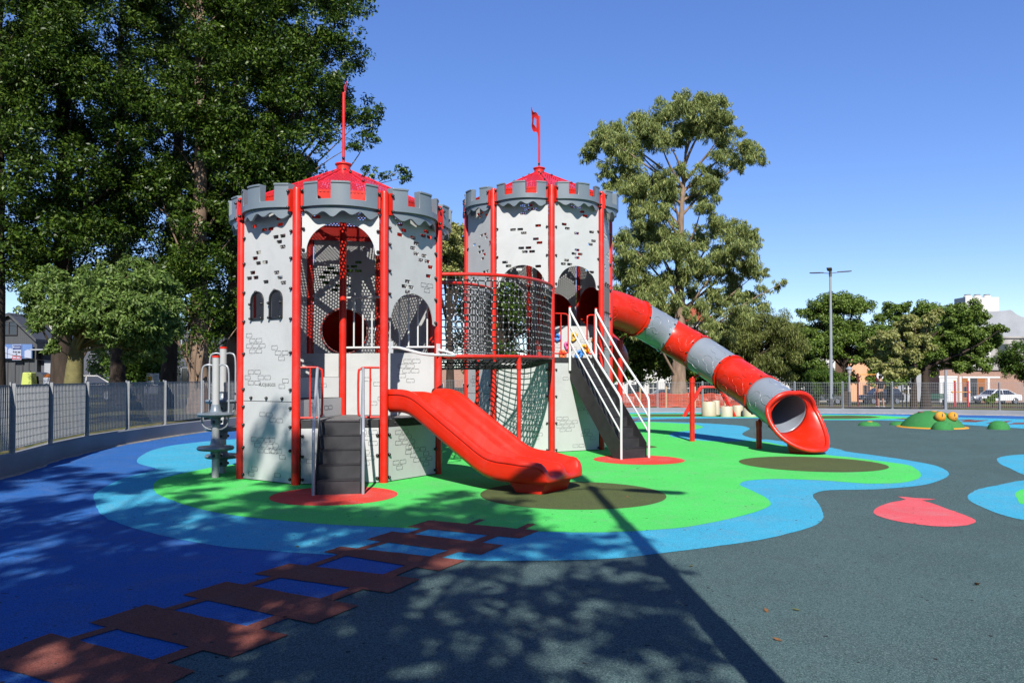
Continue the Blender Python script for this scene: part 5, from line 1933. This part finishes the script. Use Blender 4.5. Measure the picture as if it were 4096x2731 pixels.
# peach house and grey side building left of it
h, w, H = house('peach coloured low house half hidden by the feathery tree', 3395, 3500, 102, 1400, 8, 'wall_peach')
window(h, w * .7, 0, 1.2, 1.0, 1.3, 'wood')
h, w, H = house('pale grey building between the peach house and the old brick clad house', 3500, 3765, 104, 1380, 9, 'wall_grey')
for k in range(3):
    window(h, w * (.2 + .3 * k), 0, 1.3, 1.3, 1.5, 'wall_white', grid=(2, 2))
    window(h, w * (.2 + .3 * k), 0, 4.3, 1.3, 1.5, 'wall_white', grid=(2, 2))
for (u, lab, vt) in ((3489, 'shorter peach square pillar behind the dark blue car', 1527), (3573, 'taller peach square pillar behind the roof of the dark blue car', 1496)):
    p = on(u, 98)
    g_ = thing('gate_pillar', lab, 'pillar', (p.x, p.y, p.z), 0, 'peach pillars along the pavement')
    zt = P_(u, vt, 98).z - p.z
    MB().box(-.42, .42, -.3, .3, 0, zt).build('shaft', M['wall_peach'], g_, smooth=0)
    MB().box(-.46, .46, -.34, .34, zt + .002, zt + .12).build('pillar_cap', M['wall_white'], g_, smooth=0)
# white house with red roof behind the eucalyptus
h, w, H = house('white house with red tiled roof behind the eucalyptus', 2570, 2850, 108, 1285, 10, 'wall_white')
MB().prism([(-.5, H), (w + .5, H), (w * .78, H + 2.3), (w * .25, H + 2.3)], -.5, 10.5).build('roof', M['tile_roof'], h, smooth=0)
for k in range(4):
    for z in (1.2, 4.2):
        window(h, w * (.15 + .23 * k), 0, z, 1.2, 1.6, 'wall_white', grid=(2, 2))
h, w, H = house('long low white house with lattice wall behind the parked black car', 2380, 2565, 100, 1420, 8, 'wall_white')
for k in range(3):
    window(h, w * (.2 + .3 * k), 0, 1.2, 1.1, 1.4, 'shutter')
h, w, H = house('white flat roofed house behind the red tube slide post', 2850, 3010, 104, 1390, 8, 'wall_white')
for k in range(3):
    window(h, w * (.2 + .3 * k), 0, 2.2, 1.1, 1.5, 'shutter')
h, w, H = house('cream flat roofed house hidden behind the weeping tree', 3060, 3380, 106, 1420, 8, 'wall_white')
for k in range(4):
    window(h, w * (.12 + .25 * k), 0, 1.3, 1.2, 1.5, 'shutter')
h, w, H = house('low brick house glimpsed through the rope net bridge', 1700, 2260, 100, 1470, 8, 'wall_brick')
for k in range(5):
    window(h, w * (.1 + .2 * k), 0, 1.2, 1.2, 1.4, 'wall_white')
# left side
dW = 58
a = on(-260, dW)
WH = thing('warehouse', 'dark gabled warehouse with a blue and white banner over its front', 'warehouse', (a.x, a.y, 0))
ux = lambda u, d=dW: P_(u, 1600, d).x - a.x
vz = lambda v, d=dW: P_(2048, v, d).z
MB().prism([(0, -.2), (ux(146), -.2), (ux(146), vz(1368)), (ux(39), vz(1268)), (0, vz(1400))], 0, 3).build('gable_wall', M['wall_dark'], WH, smooth=0)
for (u0, v0, u1, v1) in ((39, 1263, 150, 1368), (39, 1263, -260, 1398)):
    p0, p1 = Vector((ux(u0), -.3, vz(v0))), Vector((ux(u1), -.3, vz(v1)))
    MB().add([p0, p1, p1 + Vector((0, 0, .22)), p0 + Vector((0, 0, .22)), p0 + Vector((0, 3.6, 0)), p1 + Vector((0, 3.6, 0)), p1 + Vector((0, 3.6, .22)), p0 + Vector((0, 3.6, .22))],
             [(0, 1, 2, 3), (7, 6, 5, 4), (0, 4, 5, 1), (3, 2, 6, 7), (0, 3, 7, 4), (1, 5, 6, 2)]).build('roof_slope', M['wall_dark'], WH, smooth=0)
MB().box(ux(146) + .02, ux(206), .5, 2.8, -.2, vz(1404)).build('side_annex', M['wall_blue'], WH, smooth=0)
MB().box(ux(143), ux(210), -.8, 3.0, vz(1402), vz(1397)).build('annex_roof', M['wall_grey'], WH, smooth=0)
window(WH, ux(33), 0, vz(1340), 1.3, 1.0, 'shutter')
for u in (30, 60, 90, 115):
    MB().box(ux(u) - .03, ux(u) + .03, -.05, -.003, 0, vz(1445)).build('cladding_seam', M['shutter'], WH, smooth=0)
MB().box(ux(166), ux(203), .3, .46, 0, vz(1440)).build('roller_door', M['wall_grey'], WH, smooth=0)
bn = MB().box(ux(17), ux(138), -.35, -.25, vz(1434), vz(1377)).build('banner', M['sign_blue'], WH, smooth=0)
for u0, u1, v0, v1 in ((20, 38, 1433, 1384), (42, 60, 1433, 1392), (108, 134, 1433, 1398)):
    MB().prism([(ux(u0), vz(v0)), (ux(u1), vz(v0)), (ux(u1), vz(v1 + 6)), (ux((u0 + u1) / 2), vz(v1)), (ux(u0), vz(v1 + 6))], -.356, -.352).build('banner_shape', M['sign_pale'], bn, smooth=0)
sg = MB().box(ux(62), ux(98), -.44, -.36, vz(1440), vz(1379)).build('sign_board', M['sign_pale'], WH, smooth=0)
MB().box(ux(64), ux(97), -.447, -.443, vz(1399), vz(1381)).build('sign_header', M['sign_navy'], sg, smooth=0)
MB().box(ux(62.5), ux(96), -.447, -.443, vz(1437.5), vz(1423)).build('sign_footer', M['sign_red'], sg, smooth=0)
for (u0, u1, v0, v1, m_) in ((73, 94, 1389, 1386.5, 'sign_pale'), (73, 92, 1394.5, 1393, 'sign_pale'), (66, 71, 1392, 1385, 'sign_pale'), (65, 69, 1411, 1404, 'shutter'), (71, 81, 1411, 1406, 'shutter'), (84, 95, 1412, 1406, 'shutter'), (76, 82, 1420, 1415, 'shutter'), (65, 77, 1433, 1427, 'sign_pale'), (80, 93, 1434, 1428, 'sign_pale')):
    MB().box(ux(u0), ux(u1), -.453, -.449, vz(v0), vz(v1)).build('lettering', M[m_], sg, smooth=0)
h, w, H = house('white house with red tiled roofs beyond the dark warehouse', 90, 222, 84, 1318, 9, 'wall_white')
MB().prism([(-.4, H), (w * .62, H), (w * .62, H + .25), (w * .5, H + .95), (.2, H + .55)], -.8, 9).build('roof', M['tile_roof'], h, smooth=0)
MB().box(w * .62 + .01, w + .4, .8, 8, H, H + 2.0).build('roof_tower', M['wall_white'], h, smooth=0)
MB().add([(w * .18, -.4, H - 1.0), (w * .62, -.4, H - .9), (w * .62, -4.5, H - 4.0), (w * .30, -4.5, H - 4.0)], [(0, 1, 2, 3)]).build('lower_roof', M['tile_roof'], h, smooth=0, solid=.12)
MB().add([(w * .625, -.3, H - 2.6), (w * .98, -.3, H - 2.6), (w * .98, -4.4, H - 4.6), (w * .60, -4.4, H - 4.6)], [(0, 1, 2, 3)]).build('side_roof', M['tile_roof'], h, smooth=0, solid=.12)
window(h, w * .38, 0, H - .9, .9, .7, 'shutter')
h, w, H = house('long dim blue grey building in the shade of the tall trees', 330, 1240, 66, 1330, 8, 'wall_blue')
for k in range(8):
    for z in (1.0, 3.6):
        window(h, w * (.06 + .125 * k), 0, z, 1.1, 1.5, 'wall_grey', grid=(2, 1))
# containers by the left street
p = on(116, 50)
ct = thing('recycling_bin', 'lime green bell shaped recycling container by the left street', 'container', (p.x, p.y, p.z))
mb = MB()
mb.add([(-.40, -.4, 0), (.40, -.4, 0), (.40, .4, 0), (-.40, .4, 0), (-.28, -.28, 1.70), (.28, -.28, 1.70), (.28, .28, 1.70), (-.28, .28, 1.70)], [(3, 2, 1, 0), (4, 5, 6, 7), (0, 1, 5, 4), (1, 2, 6, 5), (2, 3, 7, 6), (3, 0, 4, 7)])
mb.build('shell', M['lime'], ct, smooth=0, bevel=.06)
MB().box(-.43, .43, -.43, .43, .02, .12).build('skirt', M['lime'], ct, smooth=0)
MB().lathe([(.10, 1.68), (.10, 1.80), (.001, 1.81)], 12).build('lifting_ring', M['bin'], ct, smooth=0)
p = on(158, 51)
ct = thing('waste_container', 'dark grey waste container with a rounded lid next to the lime green one', 'container', (p.x, p.y, p.z))
MB().box(-.62, .62, -.45, .45, .15, 1.15).build('body', M['bin'], ct, smooth=0, bevel=.04)
prof = [(-.64, 1.16)] + [(.64 * -math.cos(math.pi * k / 14), 1.16 + .56 * math.sin(math.pi * k / 14)) for k in range(1, 14)] + [(.64, 1.16)]
MB().prism(prof, -.47, .47).build('lid', M['bin'], ct, smooth=30)
for sx in (-.5, .5):
    MB().tube([(sx, -.48, .1), (sx, -.40, .1)], .10, 12).build('wheel', M['tyre'], ct)
p = on(194, 50)
ct = thing('street_bin', 'small white bin with an orange lid beside the dark trunk', 'bin', (p.x, p.y, p.z))
MB().box(-.24, .24, -.2, .2, .0, 1.38).build('body', M['sign_white'], ct, smooth=0, bevel=.03)
MB().prism([(-.26, 1.39), (.26, 1.39), (.2, 1.56), (-.1, 1.62)], -.22, .22).build('lid', M['orange'], ct, smooth=0, bevel=.02)
MB().box(-.10, .10, -.208, -.204, .9, 1.0).build('label_plate', M['shutter'], ct, smooth=0)
# white post and sign board deep in the shade
p = on(551, 46)
ps = thing('white_post', 'tall white painted post behind the left fence', 'post', (p.x, p.y, p.z))
MB().tube([(0, 0, 0), (0, 0, 1.85)], .09, 12).build('shaft', M['white'], ps, smooth=40)
MB().lathe([(.11, 1.85), (.11, 1.95), (.001, 2.0)], 12).build('post_head', M['white'], ps, smooth=40)
p = on(612, 45)
ps = thing('notice_board', 'white notice board with a yellow square in the shade of the trees', 'sign', (p.x, p.y, p.z))
for sx in (-.3, .3):
    MB().box(sx - .03, sx + .03, -.03, .03, 0, 1.3).build('leg', M['bin'], ps, smooth=0)
bd = MB().box(-.36, .36, -.05, -.031, 1.0, 1.62).build('board', M['sign_white'], ps, smooth=0)
MB().box(-.30, -.05, -.058, -.052, 1.22, 1.44).build('yellow_square', M['exyel'], bd, smooth=0)
for k in range(5):
    MB().box(.02, .30, -.058, -.053, 1.12 + k * .09, 1.14 + k * .09).build('lettering', M['shutter'], bd, smooth=0)


# cars
def car(label, u, d, rz, paint, L=4.4, Hc=1.48, suv=False, group='cars parked along the streets'):
    p = on(u, d)
    c_ = thing('parked_car', label, 'car', (p.x, p.y, p.z + .05), rz, group)
    W_ = 1.74
    hh = L / 2
    if suv:
        low = [(-hh, .35), (-hh, .72), (-hh + .1, .88), (-hh + .95, 1.0), (.35, 1.02), (hh - .15, 1.0), (hh, .9), (hh, .35)]
        cab = [(-hh + .85, 1.0), (-hh + 1.45, Hc), (hh - .55, Hc), (hh - .12, 1.0)]
    else:
        low = [(-hh, .30), (-hh, .58), (-hh + .12, .72), (-hh + 1.0, .88), (.4, .92), (hh - .5, .96), (hh - .05, .90), (hh, .75), (hh, .32)]
        cab = [(-hh + .95, .88), (-hh + 1.75, Hc - .03), (-hh + 2.1, Hc), (.75, Hc - .02), (hh - .55, .97)]
    mb = MB().prism(low, -W_ / 2, W_ / 2)
    body = mb.build('body', M[paint], c_, smooth=30, bevel=.05, segs=3)
    n_ = len(cab)
    mb = MB()
    vs = [(x, -W_ / 2 + .06 + .16 * (z - .9) / .55, z) for x, z in cab] + [(x, W_ / 2 - .06 - .16 * (z - .9) / .55, z) for x, z in cab]
    mb.add(vs, [tuple(range(n_ - 1, -1, -1)), tuple(range(n_, 2 * n_))] + [(i, (i + 1) % n_, n_ + (i + 1) % n_, n_ + i) for i in range(n_)])
    mb.build('cabin', M[paint], c_, smooth=30, bevel=.04)
    zc, zt = (1.03 if suv else .95), Hc - .10

    def at_cab(f, z, side):
        # x on the sloping front / rear edge of the cabin at height z
        pts = cab if f == 'front' else list(reversed(cab))
        for (xa, za_), (xb, zb_) in zip(pts[:-1], pts[1:]):
            if za_ <= z <= zb_:
                return xa + (xb - xa) * (z - za_) / (zb_ - za_)
        return pts[0][0]
    for sy in (-1, 1):
        xf0, xf1, xr0, xr1 = at_cab('front', zc, 0) + .14, at_cab('front', zt, 0) + .12, at_cab('rear', zc, 0) - .16, at_cab('rear', zt, 0) - .12
        yy = lambda z: sy * (W_ / 2 - .06 - .16 * (z - .9) / .55 + .012)
        mid = (xf1 + xr1) / 2 - .05
        for (x0a, x0b, x1a, x1b) in ((xf0, xf1, mid - .04, mid - .04), (mid + .04, mid + .04, xr0, xr1)):
            q = [(x0a, yy(zc), zc), (x1a, yy(zc), zc), (x1b, yy(zt), zt), (x0b, yy(zt), zt)]
            MB().add(q + [(x, y - sy * .02, z) for x, y, z in q], [(0, 1, 2, 3), (7, 6, 5, 4), (0, 4, 5, 1), (1, 5, 6, 2), (2, 6, 7, 3), (3, 7, 4, 0)]).build('side_window', M['glass'], c_, smooth=0)
        MB().box(-hh + 1.35, -hh + 1.53, sy * (W_ / 2 + .01), sy * (W_ / 2 + .14), .92, 1.04).build('mirror', M[paint], c_, smooth=0, bevel=.02)
        for x in (-hh + .82, hh - .82):
            wr = .33
            mtx = Matrix.Rotation(R(90), 4, 'X')
            wv = MB().lathe([(wr - .08, -.10), (wr - .01, -.10), (wr, -.07), (wr, .07), (wr - .01, .10), (wr - .08, .10)], 22, (x, sy * (W_ / 2 - .08), .28), mtx).build('wheel', M['tyre'], c_, smooth=40)
            MB().lathe([(wr - .09, -.105), (wr - .10, -.112), (.05, -.09), (.001, -.09), (.001, .09), (.05, .09), (wr - .10, .112), (wr - .09, .105)], 22, (x, sy * (W_ / 2 - .08), .28), mtx).build('rim', M['rim'], wv, smooth=40)
        MB().box(-hh - .012, -hh + .10, sy * .48 - .18, sy * .48 + .18, .60, .74).build('headlight', M['headlight'], c_, smooth=0, bevel=.02)
        MB().box(hh - .08, hh + .014, sy * .62 - .14, sy * .62 + .14, .68, .88).build('tail_light', M['taillight'], c_, smooth=0, bevel=.02)
    for f, zf in (('front', 0), ('rear', 0)):
        x0, x1 = at_cab(f, zc, 0), at_cab(f, zt, 0)
        s_ = -1 if f == 'front' else 1
        q = [(x0 + s_ * .01, -.66, zc), (x0 + s_ * .01, .66, zc), (x1 + s_ * .012, .60, zt), (x1 + s_ * .012, -.60, zt)]
        MB().add(q + [(x - s_ * .03, y, z) for x, y, z in q], [(0, 1, 2, 3), (7, 6, 5, 4), (0, 4, 5, 1), (1, 5, 6, 2), (2, 6, 7, 3), (3, 7, 4, 0)]).build('windscreen' if f == 'front' else 'rear_window', M['glass'], c_, smooth=0)
    MB().box(-hh - .015, -hh + .02, -.42, .42, .40, .54).build('grille', M['black'], c_, smooth=0)
    MB().box(-hh - .022, -hh - .016, -.24, .24, .42, .52).build('number_plate', M['sign_white'], c_, smooth=0)
    return c_


car('white saloon car parked right of the red exercise bars', 3985, 80, R(12), 'carwhite', 4.6, 1.48)
car('dark blue tall car parked behind the standing person', 3525, 86, R(4), 'carblue', 4.3, 1.66, True)
car('dark grey hatchback behind the bright shrub tree at the lamp foot', 3290, 84, R(-176), 'cargrey', 4.1, 1.5)
car('dark car half hidden by the tube mouth at the fence', 3170, 80, R(5), 'carblack', 4.3, 1.5)
car('black car behind the orange barrier net and eucalyptus trunk', 2650, 82, R(3), 'carblack', 4.4, 1.5)
car('pale grey van like car behind the red tube slide post', 2890, 84, R(3), 'carwhite', 4.6, 1.85, True)
car('dark blue car in the shade seen under the bottle trunk tree', 345, 47, R(15), 'carblue', 4.3, 1.5)
car('grey car in the shade right of the bottle trunk', 400, 49, R(10), 'cargrey', 4.2, 1.5)

# orange barrier net with stakes
nbp = [(2455, 44), (2560, 43), (2664, 42), (2780, 42.5), (2900, 43.5), (2960, 44)]
p0 = on(2455, 44)
ON = thing('barrier_net', 'orange plastic barrier net sagging between stakes round the eucalyptus foot', 'barrier net', p0)
path = [on(u, d) for u, d in nbp]
ev_ = even([q.copy() for q in catmull(path, 8)], 90)
nm = MB()
h0, h1 = .05, .80
g = random.Random(4)
top = [p + Vector((0, 0, h1 - .09 * abs(math.sin(i * .19)) + g.uniform(-.015, .015))) for i, p in enumerate(ev_)]
bot = [p + Vector((0, 0, h0 + .03 * math.sin(i * .5))) for i, p in enumerate(ev_)]
for i in range(90):
    nm.tube([bot[i], bot[i].lerp(top[i], .5) + Vector((0, .03, 0)), top[i]], .022, 4, cap=False)
for j in range(11):
    nm.tube([bot[i].lerp(top[i], j / 10) for i in range(90)], .020, 4, cap=False)
no = nm.build('net', M['orange_net'], ON, smooth=0, world=True, fix=False)
no['kind'] = 'stuff'
for p in path:
    MB().box(p.x - .04, p.x + .04, p.y - .04, p.y + .04, p.z - .05, p.z + 1.15).build('stake', M['post_wood'], ON, smooth=0, world=True)

# lantern
p = on(3398, 46)
ln = thing('park_lantern', 'small old style park lantern with pale post and dark foot', 'lantern', p)
MB().tube([(0, 0, 0), (0, 0, .9)], [.10, .075], 12).build('foot', M['bin'], ln, smooth=40)
MB().tube([(0, 0, .9), (0, 0, 1.92)], [.065, .05], 12).build('shaft', M['lamp'], ln, smooth=40)
MB().lathe([(.06, 1.92), (.10, 1.97), (.15, 2.22)], 12).build('glass_bowl', M['headlight'], ln, smooth=40)
MB().lathe([(.20, 2.23), (.19, 2.26), (.10, 2.34), (.03, 2.40), (.001, 2.41)], 16).build('lantern_hood', M['lamp'], ln, smooth=40)
# exercise frames
p = on(3846, 43.5)
ex = thing('exercise_bar', 'low red exercise frame with a yellow crossbar on the red footpath', 'exercise bars', p)
for x in (-.36, .36):
    MB().tube([(x, 0, 0), (x, 0, 1.46)], .055, 12).build('post', M['exred'], ex, smooth=40)
    MB().tube([(x, 0, 1.46), (x, 0, 1.50)], .06, 12).build('post_cap', M['exyel'], ex, smooth=40)
MB().tube([(-.50, 0, .86), (.46, 0, .86)], .028, 10).build('crossbar', M['exyel'], ex, smooth=40)
for x in (-.50, .47):
    MB().ball((x, 0, .86), .06, 10, 6).build('bar_end', M['exyel'], ex)
p = on(3470, 47)
ex = thing('exercise_bar', 'taller dark red exercise frame with a yellow top bar beside the white round sign', 'exercise bars', p)
for x in (-.57, .57):
    MB().tube([(x, 0, 0), (x, 0, 2.02)], .055, 12).build('post', M['exdark'], ex, smooth=40)
MB().tube([(-.57, 0, 1.95), (.57, 0, 1.95)], .022, 10).build('crossbar', M['exyel'], ex, smooth=40)
p = on(3519, 44.5)
rs = thing('round_sign', 'white round sign on a thin post behind the fence', 'sign', p)
MB().tube([(-.02, .03, 0), (-.02, .03, 1.7)], .03, 10).build('post', M['exdark'], rs, smooth=40)
MB().box(-.05, .01, -.012, -.002, 1.0, 1.7).build('white_strip', M['sign_white'], rs, smooth=0)
mtx = Matrix.Rotation(R(90), 4, 'X')
MB().lathe([(.215, -.012), (.215, .012)], 28, (0.03, -.025, 1.80), mtx).build('disc_plate', M['sign_white'], rs, smooth=30)
# pale timber tree guard
p = on(3618, 41)
tg = thing('timber_guard', 'pale timber guard posts with yellow tape left of the bench', 'timber guard', p)
for x, dx in ((-.10, -.05), (.10, .02)):
    MB().add([(x - .025, -.025, 0), (x + .025, -.025, 0), (x + .025, .025, 0), (x - .025, .025, 0), (x + dx - .025, -.025, 1.2), (x + dx + .025, -.025, 1.2), (x + dx + .025, .025, 1.2), (x + dx - .025, .025, 1.2)], [(3, 2, 1, 0), (4, 5, 6, 7), (0, 1, 5, 4), (1, 2, 6, 5), (2, 3, 7, 6), (3, 0, 4, 7)]).build('timber_post', M['post_wood'], tg, smooth=0)
MB().box(-.15, .13, -.032, -.027, .82, .90).build('tape', M['exyel'], tg, smooth=0)
p = on(3784, 34.6)
pp = thing('thin_pole', 'thin pale grey pole rising just above the fence left of the red exercise bars', 'pole', p)
MB().tube([(0, 0, 0), (0, 0, 1.72)], .05, 12).build('shaft', M['lamp'], pp, smooth=40)
MB().tube([(0, 0, 1.72), (0, 0, 1.75)], .054, 12).build('pole_cap', M['galv'], pp, smooth=40)
# bench
p = on(3744, 62)
bc = thing('park_bench', 'dark green park bench right of the pale tree foot', 'bench', p, R(176))
for k in range(4):
    MB().box(-.75, .75, .24, .27, .52 + k * .105, .61 + k * .105).build('back_slat', M['bench'], bc, smooth=0)
for k in range(4):
    MB().box(-.75, .75, -.24 + k * .115, -.14 + k * .115, .43, .46).build('seat_slat', M['bench'], bc, smooth=0)
for x in (-.6, .6):
    MB().box(x - .03, x + .03, -.24, .235, 0, .425).build('leg', M['bin'], bc, smooth=0)


# person standing by the fence
def skin_mesh(name, verts, edges, radii, material, sub=2):
    me = bpy.data.meshes.new(name)
    me.from_pydata(verts, edges, [])
    o = bpy.data.objects.new('temporary', me)
    COL.objects.link(o)
    sk = o.modifiers.new('skin', 'SKIN')
    sk.use_smooth_shade = True
    sv = me.skin_vertices[0].data
    for i, r_ in enumerate(radii):
        sv[i].radius = r_ if isinstance(r_, tuple) else (r_, r_)
        sv[i].use_root = (i == 0)
    su = o.modifiers.new('subdivision', 'SUBSURF')
    su.levels = su.render_levels = sub
    dg = bpy.context.evaluated_depsgraph_get()
    out = bpy.data.meshes.new_from_object(o.evaluated_get(dg))
    bpy.data.objects.remove(o)
    out.name = name
    out.materials.clear()
    out.materials.append(material)
    return out


M['skin'] = mat('skin', (.48, .27, .18), .5, .4)
M['shirt'] = mat('dark_shirt_cloth', (.02, .021, .025), .85, .2)
M['shorts'] = mat('dark_shorts_cloth', (.028, .022, .020), .85, .2)
M['hair'] = mat('dark_hair', (.02, .014, .01), .6, .3)
M['shoe'] = mat('white_shoe', (.6, .6, .6), .6, .3)
p = on(3522, 43.2)
PE = thing('person', 'person in dark shirt and shorts standing behind the far fence', 'person', p, R(195))
V = [(0, 0, .95), (0, .0, 1.12), (0, .01, 1.30), (0, .01, 1.44), (0, 0, 1.52), (0, -.01, 1.60), (0, -.02, 1.68), (0, -.01, 1.73),
     (.10, 0, .88), (.12, -.01, .50), (.13, .02, .10), (.14, -.10, .03),
     (-.10, 0, .88), (-.13, .03, .50), (-.14, .08, .10), (-.15, -.04, .03),
     (.18, .01, 1.42), (.24, .02, 1.16), (.25, -.05, .92), (.25, -.08, .83),
     (-.18, .01, 1.42), (-.25, .0, 1.16), (-.24, -.10, .93), (-.23, -.14, .84)]
E = [(0, 1), (1, 2), (2, 3), (3, 4), (4, 5), (5, 6), (6, 7), (0, 8), (8, 9), (9, 10), (10, 11), (0, 12), (12, 13), (13, 14), (14, 15), (3, 16), (16, 17), (17, 18), (18, 19), (3, 20), (20, 21), (21, 22), (22, 23)]
RR = [(.15, .11), (.135, .10), (.16, .11), (.13, .09), .055, (.07, .085), (.078, .095), (.06, .07), .095, .06, .04, (.045, .035), .095, .06, .04, (.045, .035), .06, .042, .03, (.035, .02), .06, .042, .03, (.035, .02)]
obj('body', skin_mesh('body', V, E, RR, M['skin']), PE)
SV = [(0, 0, .98), (0, .0, 1.15), (0, .01, 1.32), (0, .01, 1.43), (.17, .01, 1.43), (.22, .015, 1.24), (-.17, .01, 1.43), (-.22, .01, 1.24)]
obj('shirt', skin_mesh('shirt', SV, [(0, 1), (1, 2), (2, 3), (3, 4), (4, 5), (3, 6), (6, 7)], [(.19, .14), (.17, .13), (.19, .14), (.13, .11), .085, .075, .085, .075], M['shirt']), PE)
HV = [(0, 0, 1.0), (0, 0, .90), (.10, 0, .84), (.125, 0, .48), (-.10, 0, .84), (-.13, .025, .48)]
obj('shorts', skin_mesh('shorts', HV, [(0, 1), (1, 2), (2, 3), (1, 4), (4, 5)], [(.18, .14), (.17, .14), .12, .10, .12, .10], M['shorts']), PE)
MB().ball((0, .01, 1.70), .098, 14, 9, (.95, 1.12, 1.05)).build('hair', M['hair'], PE, smooth=80)
for (x, y) in ((.138, -.06), (-.148, 0)):
    MB().box(x - .05, x + .05, y - .14, y + .13, .0, .09).build('shoe', M['shoe'], PE, smooth=0, bevel=.03)

# overhead cables at the left
cb = MB()
for (v0, v1) in ((1243, 1258), (1290, 1292), (1395, 1440)):
    a, b = P_(-40, v0, 40), P_(330, v1, 40)
    pts = [a.lerp(b, t / 10) - Vector((0, 0, .25 * math.sin(math.pi * t / 10))) for t in range(11)]
    pts = [Vector((q.x, q.y, q.z)) for q in pts]
    c_ = thing('overhead_cable', {1243: 'upper thin overhead cable above the dark warehouse', 1290: 'middle thin overhead cable crossing the warehouse gable', 1395: 'lower thin overhead cable crossing the banner'}[v0], 'cable', pts[0], 0, 'overhead cables at the left')
    MB().tube(pts, .012, 5).build('wire', M['cable'], c_, smooth=0, world=True)

# ------------------------------------------------------------------ litter on the rubber
lm_ = mat('dry_leaf', (.20, .10, .04), .8, .2)
lg = mat('green_fallen_leaf', (.16, .17, .05), .7, .2)
fl = MB().add([(-.035, 0, .0), (0, -.016, .006), (.035, 0, .012), (0, .016, .006), (0, 0, .0)], [(0, 1, 4), (1, 2, 4), (2, 3, 4), (3, 0, 4)]).mesh('fallen_leaf', lm_, smooth=0)
fl2 = fl.copy()
fl2.materials[0] = lg
g = random.Random(8)
spots = [(2765, 2265), (3065, 2444), (3910, 2340), (3185, 2440), (2550, 1875), (2510, 1990), (1190, 2190), (1135, 2470), (3110, 2560)]
for i, (u, v) in enumerate(spots):
    q = at(u, v)
    o = obj('fallen_leaf', fl if i % 3 else fl2, None, (q.x, q.y, .009 if v < 2250 else .003))
    o.rotation_euler = (g.uniform(-.2, .2), g.uniform(-.2, .2), g.uniform(0, 6.28))
    o.scale = (1, 1, 1) if i != 2 else (1.5, 1.5, 2)
    tag(o, 'small dry curled leaf lying on the rubber ground', 'leaf', 'fallen leaves on the rubber')
